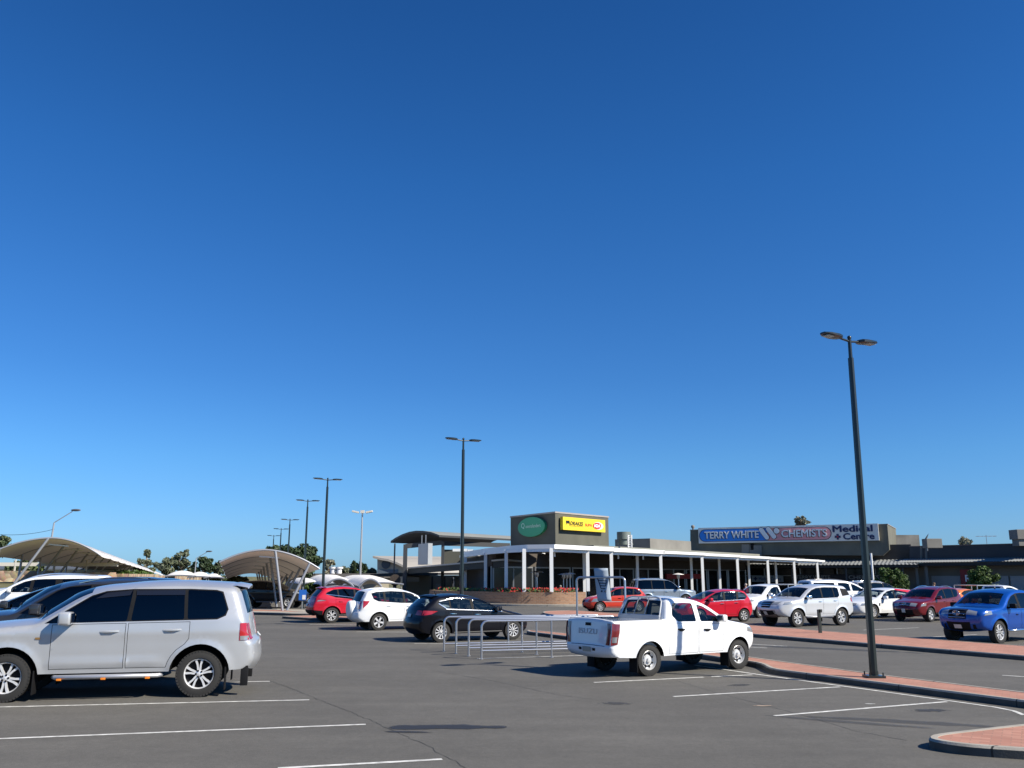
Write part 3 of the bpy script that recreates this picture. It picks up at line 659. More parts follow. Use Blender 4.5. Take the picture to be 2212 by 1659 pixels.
MUX=dict(xf=1.42,xr=-1.42,R=.385,ra=.46,W=.93,sill=.46,belt=[(1.0,1.19),(-2.0,1.27)],crease=1.02,rim='split',tw=.26,rr=.10,ff=.26,fr=.15,flare=.035,blackp=True,
 up=[(2.08,.46,.05),(2.26,.54,.08),(2.38,.72,.1),(2.33,.96,.12),(2.12,1.10,.16),(1.12,1.22,.14),(.32,1.69,.34),(-.5,1.825,.7),(-1.95,1.76,.16),(-2.26,1.28,.2),(-2.36,.92,.06),(-2.42,.80,.08),(-2.42,.56,.1),(-2.2,.48,.05)],
 dlo=[(1.0,1.21),(.66,1.42),(.34,1.58),(.02,1.665),(-.5,1.70),(-1.2,1.69),(-1.36,1.66),(-1.34,1.36),(-1.2,1.27)],pillars=[(-.20,-.24,.08),(-1.0,-1.02,.04)],
 doors=[(.92,-.20,.0),(-.23,-1.2,-.98)],glass=[('windscreen',(1.04,1.25),(.36,1.66),.92),('rear_window',(-2.02,1.68),(-2.24,1.33),.84)],mirror=(.84,1.22),seatx=-.05,handle=CHROME,mirmat=CHROME,
 trim=[roundpoly([(-1.52,1.31),(-1.50,1.67),(-1.98,1.62),(-2.10,1.36)],.05)],
 extra=[X_steps(-.85,.85,.42,mat('grey step',(.25,.25,.26),.35,.6)),X_flaps(True,False),X_head([(.93,.54),(.98,1),(1.10,.97),(1.02,.54)],[(1.72,1.02),(2.2,.96),(2.08,1.07),(1.75,1.11)]),
  X_face('grille',[(.82,-.50),(.82,.50),(1.05,.56),(1.05,-.56)]),X_bars(.85,1.04,.50,3),X_face('bumper_insert',[(.50,-.82),(.50,.82),(.74,.78),(.74,-.78)]),X_face('bumper_guard',[(.47,-.9),(.47,.9),(.60,.92),(.60,-.92)],'f',mat('brown grey bumper',(.16,.13,.12),.5),.02),X_plate(.66),X_pair('fog_light',[(.64,.80),(.64,.93),(.75,.93),(.75,.80)],m=LAMPC),
  X_tail([(.98,.72),(1.0,1),(1.26,1),(1.22,.72)],[(-2.34,1.0),(-2.12,1.08),(-2.10,1.24),(-2.28,1.24)]),X_wipers((1.1,1.23))])
PAJ=dict(MUX,sx=1,xf=1.39,xr=-1.39,rim='six',W=.93,belt=[(1.0,1.12),(-2.0,1.14)],
 up=[(2.0,.46,.05),(2.2,.52,.08),(2.3,.72,.1),(2.27,.98,.12),(2.12,1.06,.12),(1.08,1.14,.12),(.45,1.70,.25),(-.3,1.86,.5),(-2.05,1.83,.14),(-2.24,1.2,.2),(-2.32,.9,.06),(-2.36,.8,.08),(-2.36,.56,.1),(-2.2,.48,.05)],
 dlo=[(.98,1.15),(.68,1.42),(.46,1.62),(.2,1.73),(-.5,1.77),(-1.5,1.77),(-1.98,1.74),(-2.08,1.2),(-1.9,1.17)],pillars=[(-.12,-.12,.06),(-1.06,-1.06,.06)],trim=[],
 glass=[('windscreen',(1.0,1.2),(.5,1.67),.92),('rear_window',(-2.08,1.76),(-2.2,1.25),.84)],
 extra=[X_rails(-1.8,.0,.86,.04),X_steps(-.85,.85,.42,mat('grey step',(.25,.25,.26),.35,.6)),X_head([(.86,.6),(.86,1),(1.02,.97),(1.02,.6)],[(1.95,.9),(2.15,.88),(2.1,1.02),(1.95,1.03)]),X_face('grille',[(.82,-.5),(.82,.5),(1.0,.5),(1.0,-.5)]),X_tail(None,[(-2.22,.95),(-2.06,.95),(-2.06,1.15),(-2.2,1.15)])])
HATCH=dict(xf=1.35,xr=-1.35,R=.32,W=.885,sill=.27,belt=[(.95,.96),(-1.6,1.06)],crease=.84,rim='ten',rr=.10,ff=.24,fr=.17,cr=.12,tw=.22,
 up=[(1.85,.22,.05),(2.02,.32,.06),(2.10,.50,.1),(2.03,.70,.12),(1.82,.83,.15),(1.05,.98,.2),(.02,1.42,.38),(-.7,1.525,.7),(-1.48,1.44,.12),(-1.92,1.08,.18),(-2.02,.80,.06),(-2.10,.66,.08),(-2.10,.44,.1),(-1.95,.30,.05)],
 dlo=[(.92,.97),(.5,1.20),(.1,1.35),(-.25,1.42),(-.7,1.435),(-1.12,1.40),(-1.40,1.30),(-1.46,1.25),(-1.22,1.08),(-1.1,1.04)],pillars=[(-.20,-.26,.10),(-1.02,-1.06,.05)],
 doors=[(.85,-.20,-.02),(-.23,-1.15,-.92)],glass=[('windscreen',(.98,1.02),(.06,1.40),.92),('rear_window',(-1.52,1.39),(-1.90,1.11),.86)],mirror=(.72,.99),seatx=-.1)
NIS=dict(HATCH,handle=CHROME,extra=[X_spoiler(-1.44,1.44,.16,.84),X_strip('window_trim',[(-1.2,1.055),(.9,.945),(.9,.96),(-1.2,1.07)]),X_strip('window_trim',[(-1.46,1.235),(-1.18,1.06),(-1.16,1.075),(-1.44,1.25)]),
  X_strip('window_trim',[(-.7,1.437),(.1,1.355),(.1,1.37),(-.7,1.452)]),X_strip('window_trim',[(-1.42,1.30),(-.7,1.437),(-.7,1.452),(-1.42,1.315)]),
  X_tail([(.84,.55),(.86,1),(1.0,1),(.99,.6)],[(-2.0,.86),(-1.72,.90),(-1.5,1.0),(-1.95,1.02)],LAMPR),X_plate(.80,'r',.2),X_strip('sill_strip',[(-.9,.30),(.9,.30),(.9,.325),(-.9,.325)]),X_aerial(-1.2,1.49,.12),
  X_head([(.62,.55),(.64,1),(.78,.97),(.74,.55)]),X_face('grille',[(.5,-.4),(.5,.4),(.7,.45),(.7,-.45)])])
JAZ=dict(HATCH,xf=1.25,xr=-1.25,R=.30,W=.85,rim='seven',belt=[(1.0,.96),(-1.5,1.06)],crease=.86,handle=CHROME,
 up=[(1.7,.22,.05),(1.86,.32,.06),(1.94,.52,.1),(1.88,.74,.12),(1.70,.86,.15),(1.16,1.0,.2),(.12,1.43,.38),(-.55,1.525,.7),(-1.42,1.46,.12),(-1.72,1.05,.16),(-1.84,.76,.08),(-1.88,.5,.1),(-1.75,.30,.05)],
 dlo=[(1.02,.98),(.6,1.19),(.2,1.36),(-.15,1.43),(-.6,1.44),(-1.1,1.42),(-1.36,1.33),(-1.46,1.18),(-1.3,1.07)],pillars=[(-.14,-.2,.10),(-.86,-.95,.09)],doors=[(.9,-.14,.02),(-.17,-1.05,-.78)],
 glass=[('windscreen',(1.08,1.04),(.16,1.41),.92),('rear_window',(-1.46,1.4),(-1.7,1.1),.86)],mirror=(.74,1.0),seatx=0,
 extra=[X_spoiler(-1.38,1.47,.2,.86),X_strip('window_trim',[(-1.3,1.045),(.95,.95),(.95,.965),(-1.3,1.06)]),X_strip('window_trim',[(-.6,1.45),(.2,1.37),(.2,1.385),(-.6,1.465)]),X_head([(.60,.5),(.66,1),(.84,.97),(.76,.5)],[(1.3,.72),(1.75,.68),(1.62,.84),(1.3,.88)]),X_face('grille',[(.6,-.45),(.6,.45),(.72,.45),(.72,-.45)]),X_face('air_intake',[(.3,-.6),(.3,.6),(.46,.6),(.46,-.6)]),
  X_tail(None,[(-1.80,.78),(-1.62,.8),(-1.58,1.0),(-1.72,1.02)]),X_plate(.48),X_wipers((1.14,1.01))])
FIE=dict(JAZ,rim='ten',handle=None,mirmat=BLACK,belt=[(.95,.92),(-1.5,1.02)],
 up=[(1.7,.22,.05),(1.86,.32,.06),(1.92,.5,.1),(1.86,.70,.12),(1.66,.83,.15),(1.0,.95,.2),(.1,1.38,.35),(-.5,1.465,.7),(-1.36,1.40,.14),(-1.74,1.0,.16),(-1.84,.72,.08),(-1.88,.5,.1),(-1.75,.30,.05)],
 dlo=[(.88,.94),(.5,1.15),(.18,1.30),(-.15,1.37),(-.6,1.38),(-1.06,1.35),(-1.3,1.26),(-1.42,1.1),(-1.3,1.03)],glass=[('windscreen',(.94,1.0),(.14,1.36),.92),('rear_window',(-1.4,1.35),(-1.7,1.05),.86)],mirror=(.66,.95),
 extra=[X_strip('side_moulding',[(-1.0,.60),(1.0,.60),(1.0,.63),(-1.0,.63)],mat('grey strip',(.45,.4,.4),.4)),X_strip('sill_strip',[(-.9,.30),(.9,.30),(.9,.325),(-.9,.325)]),X_head([(.58,.5),(.60,.97),(.80,.95),(.72,.55)],[(1.35,.62),(1.78,.6),(1.62,.8),(1.38,.82)]),X_face('grille',[(.54,-.4),(.54,.4),(.64,.42),(.64,-.42)]),X_face('air_intake',[(.26,-.7),(.26,.7),(.42,.6),(.42,-.6)]),X_plate(.46),
  X_tail(None,[(-1.78,.8),(-1.6,.82),(-1.5,1.05),(-1.66,1.05)])])
del FIE['handle']
COM=dict(HATCH,xf=1.4575,xr=-1.4575,R=.33,W=.93,belt=[(.95,.93),(-2.0,.99)],crease=.80,
 up=[(2.15,.24,.05),(2.32,.34,.06),(2.40,.5,.1),(2.34,.70,.12),(2.14,.80,.15),(1.05,.97,.2),(.1,1.38,.38),(-.6,1.475,.7),(-1.85,1.38,.14),(-2.22,1.0,.18),(-2.34,.75,.08),(-2.38,.5,.1),(-2.2,.32,.05)],
 dlo=[(.9,.95),(.5,1.17),(.14,1.31),(-.2,1.37),(-.7,1.39),(-1.4,1.36),(-1.9,1.24),(-2.0,1.14),(-1.7,1.0)],pillars=[(-.24,-.28,.08),(-1.24,-1.28,.08)],doors=[(.85,-.24,-.05),(-.27,-1.25,-1.0)],
 glass=[('windscreen',(.98,1.01),(.14,1.36),.92),('rear_window',(-1.9,1.32),(-2.2,1.04),.86)],mirror=(.7,.96),
 extra=[X_head([(.6,.5),(.62,1),(.74,.97),(.72,.5)],[(1.85,.66),(2.25,.64),(2.15,.75),(1.85,.78)]),X_face('grille',[(.56,-.42),(.56,.42),(.7,.44),(.7,-.44)]),X_bars(.56,.7,.42,2),X_face('air_intake',[(.3,-.6),(.3,.6),(.46,.6),(.46,-.6)]),X_strip('fender_vent',[(1.0,.62),(1.08,.62),(1.06,.76),(.98,.76)],BLACK),X_plate(.5),X_tail(None,[(-2.3,.8),(-2.1,.82),(-2.06,.96),(-2.2,.97)])])
UTE=dict(xf=1.5475,xr=-1.5475,R=.345,ra=.425,W=.915,sill=.42,belt=[(1.0,1.08),(-2.6,1.08)],crease=.92,rim='steel',tw=.235,rr=.085,ff=.22,fr=.05,cr=.02,tumble=.25,flare=.04,blackp=False,wr=.05,
 up=[(2.15,.40,.05),(2.32,.48,.08),(2.42,.66,.1),(2.37,.90,.12),(2.16,1.02,.2),(1.22,1.13,.14),(.42,1.60,.34),(-.2,1.695,.5),(-.80,1.675,.10),(-.98,1.16,.03),(-.985,1.09,.0),(-1.01,1.085,.0),(-2.64,1.085,.04),(-2.69,.66,.02),(-2.71,.64,.02),(-2.71,.52,.06),(-2.6,.44,.05)],
 dlo=[(1.02,1.10),(.72,1.31),(.38,1.48),(.05,1.56),(-.3,1.575),(-.66,1.565),(-.74,1.22),(-.60,1.09)],pillars=[(.12,.09,.14)],
 doors=[(.98,.12,.40),(.09,-.90,-.50)],glass=[('windscreen',(1.14,1.17),(.46,1.57),.92),('rear_window',(-.82,1.60),(-.965,1.19),.86)],mirror=(.84,1.12),mirmat=None,seatx=.12,seatgap=.72,doorlo=.03,hz=.17)
UTE['mirmat']=mat('white mirror',(.8,.8,.8),.35,coat=1.)
def X_tub(C,sc,sx,pm):
    # open tray behind the cab
    a,b=-2.60*sx*sc,-1.04*sx*sc; w=C.W-.14*sc; z0=.62*sc; z1=C.S['up'][-5][1]*sc-.005
    MB().grid([[(b,-w,z1),(b,w,z1)],[(b,-w,z0),(b,w,z0)],[(a,-w,z0),(a,w,z0)],[(a,-w,z1),(a,w,z1)]]).grid([[(a,-w,z1),(b,-w,z1)],[(a,-w,z0),(b,-w,z0)]]).grid([[(a,w,z1),(b,w,z1)],[(a,w,z0),(b,w,z0)]]).build('tray',pm,C.root)
def X_tubrim(z=1.085):
    def g(C,sc,sx,pm):
        for s in(1,-1): MB().beam((-1.05*sx*sc,s*(C.W-.115*sc),z*sc+.004),(-2.58*sx*sc,s*(C.W-.115*sc),z*sc+.004),.05*sc,.012).build('tray_rail',mat('grey rail',(.2,.2,.21),.3,.5),C.root)
    return g
def X_guard(C,sc,sx,pm):
    # painted tube guard round the back window
    i0=C.idx((-.79,1.66)); i1=C.idx((-.975,1.27)); a=Vector(C.sp(i0,0)); b=Vector(C.sp(i1,0)); w=C.W*.80; wt=C.W*.70
    top=a+Vector((-.05,0,.015)); bo=b+Vector((-.045,0,-.02))
    mb=MB().tube([(bo.x,-w,bo.z),(bo.x+(top.x-bo.x)*.8,-wt-.03,bo.z+(top.z-bo.z)*.8),(top.x+.01,-wt+.06,top.z-.02),(top.x+.02,-wt+.2,top.z+.01),(top.x+.02,wt-.2,top.z+.01),(top.x+.01,wt-.06,top.z-.02),(bo.x+(top.x-bo.x)*.8,wt+.03,bo.z+(top.z-bo.z)*.8),(bo.x,w,bo.z)],.018,6)
    mb.beam((bo.x,-w,bo.z),(bo.x,w,bo.z),.03,.10)
    for f in(-.26,.26): mb.tube([(bo.x,f*w,bo.z),(top.x+.02,f*w*.98,top.z)],.011,6)
    mb.build('window_guard',mat('grey painted guard',(.42,.44,.47),.4),C.root,sm=60)
def X_tailtext(C,sc,sx,pm):
    c=Vector(C.sp(C.iz(.97*sc,'r'),0,.012)); put_text(mtext('ISUZU',.17*sc,.004,xs=1.4,sp=1.1),'lettering',mat('grey lettering',(.50,.51,.52),.5),c,(0,-1,0),(.02,0,1),C.root)
    c=Vector(C.sp(C.iz(.70*sc,'r'),.62,.012)); 
ISU=dict(UTE,handle=BLACK,hole=[((-1.04,1.225),(-2.60,1.225),.905)],belt=[(1.0,1.12),(-2.6,1.22)],crease=1.0,
 up=[(2.15,.40,.05),(2.32,.48,.08),(2.42,.66,.1),(2.37,.90,.12),(2.16,1.03,.2),(1.22,1.16,.14),(.42,1.61,.34),(-.2,1.705,.5),(-.80,1.685,.10),(-.97,1.28,.03),(-.985,1.235,.0),(-1.01,1.225,.0),(-2.64,1.225,.04),(-2.69,.68,.02),(-2.71,.66,.02),(-2.71,.52,.06),(-2.6,.44,.05)],
 dlo=[(1.02,1.14),(.72,1.33),(.38,1.50),(.05,1.575),(-.3,1.59),(-.66,1.58),(-.76,1.31),(-.60,1.17)],glass=[('windscreen',(1.14,1.20),(.46,1.58),.92),('rear_window',(-.82,1.62),(-.955,1.31),.86)],mirror=(.84,1.16),
 extra=[X_tub,X_tubrim(1.225),X_guard,X_tailtext,X_flaps(),X_face('tailgate_handle',[(1.10,-.13),(1.10,.13),(1.165,.13),(1.165,-.13)],'r',BLACK,.014,3),X_face('number_plate',[(.545,-.2),(.545,.2),(.64,.2),(.64,-.2)],'r',mat('faded number plate',(.36,.34,.28),.5),.02,2),
  X_pair('step_cutout',[(.565,.26),(.565,.40),(.62,.40),(.62,.26)],'r'),X_face('brake_light',[(1.60,-.17),(1.60,.17),(1.65,.17),(1.65,-.17)],'r',LAMPD,.016,3),X_face('tailgate_gap',[(.665,-.8),(.665,.8),(.675,.8),(.675,-.8)],'r',BLACK,.006,3),
  X_tail([(.70,.84),(.70,1),(1.17,1),(1.17,.86)],[(-2.705,.70),(-2.54,.72),(-2.46,1.16),(-2.665,1.17)],LAMPD,[(-2.69,.76),(-2.57,.76),(-2.55,.88),(-2.68,.88)]),X_head([(.82,.62),(.86,1),(.98,.97),(.94,.6)],[(1.95,.88),(2.28,.84),(2.16,.97),(1.95,.99)]),X_aerial(.36,1.62,.02)])
HIL=dict(UTE,R=.385,ra=.465,rim='big',handle=None,blackp=True,ff=.20,W=.94,sill=.46,belt=[(1.0,1.14),(-2.6,1.12)],crease=.98,
 up=[(2.15,.44,.05),(2.36,.52,.06),(2.45,.74,.08),(2.42,1.02,.10),(2.22,1.14,.16),(1.22,1.22,.14),(.46,1.68,.32),(-.2,1.78,.5),(-.80,1.755,.10),(-.98,1.20,.03),(-.985,1.13,.0),(-1.01,1.125,.0),(-2.64,1.125,.04),(-2.69,.70,.02),(-2.71,.66,.02),(-2.71,.54,.06),(-2.6,.46,.05)],
 dlo=[(1.02,1.17),(.74,1.38),(.42,1.55),(.05,1.64),(-.3,1.655),(-.66,1.645),(-.74,1.28),(-.60,1.15)],glass=[('windscreen',(1.14,1.26),(.50,1.65),.92),('rear_window',(-.82,1.68),(-.965,1.23),.86)],mirror=(.84,1.18),
 extra=[X_tub,X_tubrim(1.125),X_head([(.94,.50),(.94,1),(1.06,.97),(1.07,.5)],[(1.95,.98),(2.3,.94),(2.18,1.08),(1.95,1.10)]),X_face('grille',[(.82,-.52),(.82,.52),(1.09,.48),(1.09,-.48)]),X_bars(.82,1.09,.48,3,mat('dark chrome',(.2,.22,.28),.2,.9)),X_badge(.96,'f',.085),X_face('air_intake',[(.50,-.62),(.50,.62),(.74,.70),(.74,-.70)]),X_plate(.63,'f',.22),X_pair('fog_recess',[(.52,.76),(.52,.93),(.66,.93),(.66,.80)]),X_steps(-.7,.9,.42),X_flaps(),X_wipers((1.2,1.22)),X_aerial(-.1,1.78,.02),X_tail(None,[(-2.66,.64),(-2.56,.66),(-2.52,1.03),(-2.62,1.04)])])
del HIL['handle']
def X_ladder(C,sc,sx,pm):
    z=1.70*sc; xs=(-1.15*sc,-2.45*sc); mb=MB()
    for x in xs:
        for s in(1,-1): mb.tube([(x,s*.8*sc,1.08*sc),(x,s*.8*sc,z)],.025,6)
        mb.tube([(x,-.8*sc,z),(x,.8*sc,z)],.025,6)
    for s in(1,-1): mb.tube([(xs[0],s*.8*sc,z),(xs[1],s*.8*sc,z)],.025,6)
    mb.build('ladder_rack',mat('galvanised',(.5,.51,.52),.4,.6),C.root,sm=60)
CANOPYUTE=dict(UTE,rim='six',blackp=False,hole=[],
 up=[(2.15,.40,.05),(2.32,.48,.08),(2.42,.66,.1),(2.37,.90,.12),(2.16,1.02,.2),(1.22,1.13,.14),(.42,1.60,.34),(-.2,1.70,.4),(-1.0,1.74,.3),(-2.5,1.70,.10),(-2.64,1.10,.05),(-2.69,.66,.02),(-2.71,.52,.06),(-2.6,.44,.05)],
 dlo=[(1.02,1.10),(.72,1.31),(.38,1.48),(.05,1.56),(-.3,1.58),(-2.36,1.60),(-2.46,1.18),(-2.2,1.12)],pillars=[(.12,.09,.12),(-.86,-.84,.24)],
 glass=[('windscreen',(1.14,1.17),(.46,1.57),.92),('rear_window',(-2.53,1.62),(-2.62,1.2),.8)],
 extra=[X_head([(.82,.62),(.86,1),(.98,.97),(.94,.6)],[(1.95,.88),(2.28,.84),(2.16,.97),(1.95,.99)]),X_face('grille',[(.80,-.5),(.80,.5),(.96,.50),(.96,-.50)]),X_tail(None,[(-2.66,.64),(-2.56,.66),(-2.52,1.03),(-2.62,1.04)]),X_rails(-2.2,.0,.8,.04,mat('grey rail',(.2,.2,.21),.3,.5))])
SINGLE=dict(UTE,single=True,doors=[(.98,-.35,.1)],dlo=[(1.02,1.10),(.72,1.31),(.38,1.50),(.1,1.58),(-.25,1.585),(-.34,1.2),(-.3,1.10)],pillars=[],xf=1.5475,
 up=[(2.15,.40,.05),(2.32,.48,.08),(2.42,.66,.1),(2.37,.92,.12),(2.16,1.03,.2),(1.22,1.13,.14),(.42,1.62,.3),(-.1,1.69,.3),(-.42,1.66,.10),(-.50,1.10,.03),(-.52,.98,.0),(-2.64,.98,.04),(-2.69,.66,.02),(-2.71,.52,.06),(-2.6,.44,.05)],
 glass=[('windscreen',(1.14,1.17),(.46,1.58),.92),('rear_window',(-.44,1.6),(-.49,1.2),.8)],stripdark=[((2.40,.56),(2.38,.86),.99)],
 extra=[X_ladder,X_face('bull_bar',[(.46,-.95),(.46,.95),(.86,.8),(.86,-.8)],'f',BLACK,.07),X_head([(.84,.66),(.86,1),(.98,.97),(.96,.66)],[(2.02,.88),(2.28,.84),(2.16,.97),(2.02,.99)]),X_wipers((1.2,1.14))])
# ------------------------------------------------------------------ the cars in the photo
W1=paint('white car paint',(.78,.79,.80)); SIL=paint('silver car paint',(.49,.50,.515),.40); DG=paint('charcoal car paint',(.035,.037,.042),.3); BK=paint('black car paint',(.004,.0045,.008),0.,.5)
RD=paint('bright red car paint',(.50,.012,.03)); OR=paint('orange red car paint',(.56,.045,.025)); MR=paint('maroon car paint',(.13,.005,.010),.1); BL=paint('bright blue car paint',(.003,.062,.33),.2); SB=paint('silver blue car paint',(.30,.36,.43),.4); PW=paint('pearl white car paint',(.62,.63,.65),.30); OG=paint('orange car paint',(.65,.17,.03)); GRS=paint('grey car paint',(.10,.10,.105),.3)
DK={'d':GLD,'w':GL}; 
Car('parked_car','silver four wheel drive wagon with side steps, nearest vehicle in the photo',LC,SIL,{'d':GLD,'r':GLD,'w':GLD},cat='car',sx=1.125,sc=1.03).place('rl',(426,1506),257)
def leftrow(name,label,S,pm,k,shift,glass,sx=1.,sc=1.,zz=0.,cat='car'):
    c=Car(name,label,S,pm,glass,cat=cat,sx=sx,sc=sc); b=R_(257); d=Vector((sin(b),cos(b),0)); base=Vector((-7.25,17.75,0))+Vector((-1.32,2.50,0))*k+d*shift
    c.root.location=base+Vector((0,0,zz)); c.root.rotation_euler=(0,0,R_(90-257)); return c
leftrow('parked_car','dark grey large wagon beside the silver four wheel drive, roof bars at its back',dict(LC,rim='six',extra=LC['extra'][1:3]+LC['extra'][5:]+[X_rails(-1.7,.0,.82,.05)]),DG,1,.95,{'d':GLD,'r':GLD,'w':GLD},1.06,1.0,.12)
leftrow('parked_car','dark grey low car between the dark wagon and the white ute',NIS,DG,2,1.45,{'d':GLD,'w':GLD},1.08,1.08,.42)
def bankcar(label,S,pm,x,y,brg,glass,cat='car',sc=1.,name='parked_car'):
    c=Car(name,label,S,pm,glass,cat=cat,sc=sc); c.root.location=(x,y,min(.50,float(terrain(x,y)))); c.root.rotation_euler=(0,0,R_(90-brg)); return c
bankcar('white ute with a canopy over its tray behind the dark cars of the left row',dict(CANOPYUTE,blackp=True),W1,-18.8,36.0,257,{'d':GL,'r':GLD,'w':GL},'ute',1.0,'parked_ute')
bankcar('silver white car mostly hidden, furthest in the left row before the stone wall',MUX,PW,-20.6,39.6,257,DK)
Car('parked_car','dark grey wagon parked in the shade of the middle fabric canopy',dict(MUX,rim='six',mirmat=BLACK,handle=BLACK),paint('dark brown grey car paint',(.03,.028,.027),.2),{'d':GL,'r':GLD,'w':GLD},cat='car',sc=1.04).place('fr',(622,1314),95,0.)
Car('parked_car','bright red suv next to the white suv with the spare wheel',XT,RD,{'d':GL,'r':GLD,'w':GL},cat='car').place('rr',(716,1346),64)
Car('parked_car','white suv with a covered spare wheel on its back door',RAV,W1,None).place('rr',(818,1362),62)
Car('parked_car','black hatchback with chrome window trim beside the trolley rails',NIS,BK,None,sc=1.04).place('rr',(953,1388),61)
Car('parked_ute','white dual cab ute with steel wheels parked beside the trolley rails',ISU,W1,{'d':GLC,'r':GLC,'w':GLC,'b':GL},cat='ute',sx=.93).place('rr',(1404,1461),57)
Car('parked_car','orange red small hatchback facing left beside the brick planter',FIE,OR,None,sc=1.05).place('fl',(1297,1323),255)
Car('parked_car','silver blue large wagon facing right behind the orange red hatchback',PAJ,SB,DK,sc=1.08).place('fr',(1482,1309),80)
Car('parked_car','bright red small hatchback behind the bonnet of the white dual cab ute',JAZ,RD,None,sc=1.02).place('rl',(1609,1343),250)
Car('parked_ute','white single cab ute with a ladder rack between the red hatchback and white wagon',SINGLE,W1,None,cat='ute',sc=1.03).place('fl',(1643,1335),232)
Car('parked_car','pearl white wagon with grey lower bumper nosed up to the paved island',MUX,PW,{'d':GL,'r':GLD,'w':GL},sc=1.0).place('fl',(1725,1355),240)
Car('parked_ute','white ute with a windowed canopy behind the pearl white wagon',CANOPYUTE,W1,DK,cat='ute',sc=1.12).place('rr',(1790,1318),75)
C_=Car('parked_car','white station wagon with a red tail end and orange emblem on its front door',COM,W1,None,sc=1.06).place('fl',(1889,1336.5),240)
Car('parked_car','maroon suv between the white station wagon and the bright blue ute',TIG,MR,{'d':GLD,'r':GLD,'w':GL},sc=1.0).place('fl',(2013,1343.5),232)
Car('parked_car','orange hatchback half hidden behind the maroon suv',HATCH,OG,None,sc=1.0).place('fr',(2150,1331),60)
Car('parked_car','silver wagon behind the roof of the white station wagon',PAJ,SIL,DK,sc=1.0).place('fr',(1955,1316),75)
Car('parked_ute','bright blue dual cab ute at the right edge',dict(HIL,mirmat=BLACK),BL,{'d':GLD,'r':GLD,'w':GL},cat='ute',sc=.98).place('fl',(2164,1391),236)
Car('parked_ute','white ute with a ladder rack behind the bright blue ute',SINGLE,W1,DK,cat='ute',sc=1.0).place('fr',(2235,1330),70)
# red tail end and emblem of the station wagon
def deco(C):
    sc=1.06; redm=RD
    for s in(1,-1):
        C.spatch([(-2.35,.55),(-1.92,.62),(-.95,.72),(-.75,1.0)],s,.006,8).build('red_panel',redm,C.root,sm=50)
        C.spatch([(-2.1,1.26),(-.5,1.475),(-.5,1.545),(-2.0,1.44)],s,.010,8).build('red_panel',redm,C.root,sm=50)
    om=mat('orange emblem',(.70,.12,.03),.4)
    y=float(C.Yf([(-.2,.62)])[0])
    mb=MB(); 
    for (x0,z0,x1,z1,w) in((-.06,.74,-.34,.74,.075),(-.22,.74,-.17,.50,.08)): mb.beam((x0,y+.014,z0),(x1,y+.014,z1),.016,w)
    mb.tube([(-.2+.13*cos(t),y+.014,.63+.12*sin(t)) for t in np.linspace(.5,4.4,12)],.026,6).build('emblem',om,C.doors[0])
deco(C_)
# ------------------------------------------------------------------ ground, islands, markings
def ground():
    xs=np.concatenate([np.linspace(-2500,-160,14),np.arange(-150,151,2.5),np.linspace(160,2500,14)]); ys=np.concatenate([np.linspace(-600,-20,8),np.arange(-15,201,2.5),np.linspace(215,3000,14)])
    X,Y=np.meshgrid(xs,ys,indexing='ij'); Z=terrain(X,Y); mb=MB(); mb.grid([[(X[i,j],Y[i,j],Z[i,j]) for j in range(len(ys))] for i in range(len(xs))])
    o=mb.build('ground',asphalt_mat(),sm=60); me=o.data; at=me.attributes.new('grass','FLOAT','POINT')
    g=np.maximum(smooth(.25,1.0,Z.ravel())*(Y.ravel()>40),np.maximum(smooth(150,170,Y.ravel()),np.maximum(smooth(95,110,X.ravel()),smooth(70,80,-X.ravel()))))
    at.data.foreach_set('value',g.astype(np.float32)); tag(o,'grey asphalt car park surface rising to a grassy bank at the far left','ground',kind='structure'); return o
ground()
CONC=mat('kerb concrete',(.34,.31,.26),.85,var=.18,vscale=3,bump=.2,bscale=40); PAV=paver_mat(); LINE=mat('worn white road paint',(.60,.59,.55),.7,var=.40,vscale=7)
def kerb_joints(m):
    # a dark gap every 2.4 m between the cast kerb lengths
    nt=m.node_tree; b=nt.nodes['Principled BSDF']; src=b.inputs['Base Color'].links[0].from_socket; tc=N(nt,'ShaderNodeTexCoord'); d=N(nt,'ShaderNodeVectorMath',operation='DOT_PRODUCT'); d.inputs[1].default_value=(-.493/2.4,.87/2.4,0); nt.links.new(tc.outputs['Object'],d.inputs[0])
    f=N(nt,'ShaderNodeMath',operation='FRACT'); nt.links.new(d.outputs['Value'],f.inputs[0]); l=N(nt,'ShaderNodeMath',operation='LESS_THAN'); l.inputs[1].default_value=.009; nt.links.new(f.outputs[0],l.inputs[0])
    mx=N(nt,'ShaderNodeMix',data_type='RGBA'); nt.links.new(l.outputs[0],mx.inputs['Factor']); nt.links.new(src,mx.inputs['A']); mx.inputs['B'].default_value=(.03,.028,.025,1); nt.links.new(mx.outputs['Result'],b.inputs['Base Color'])
kerb_joints(CONC)
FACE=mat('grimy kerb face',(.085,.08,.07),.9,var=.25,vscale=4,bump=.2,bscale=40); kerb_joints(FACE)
def catmull(P,n=6,closed=True):
    P=[np.array(p,float) for p in P]; N_=len(P); out=[]
    for i in range(N_):
        a,b,c,d=P[i-1],P[i],P[(i+1)%N_],P[(i+2)%N_]
        for k in range(n):
            t=k/n; out.append(.5*((2*b)+(c-a)*t+(2*a-5*b+4*c-d)*t*t+(3*b-a-3*c+d)*t**3))
    return out
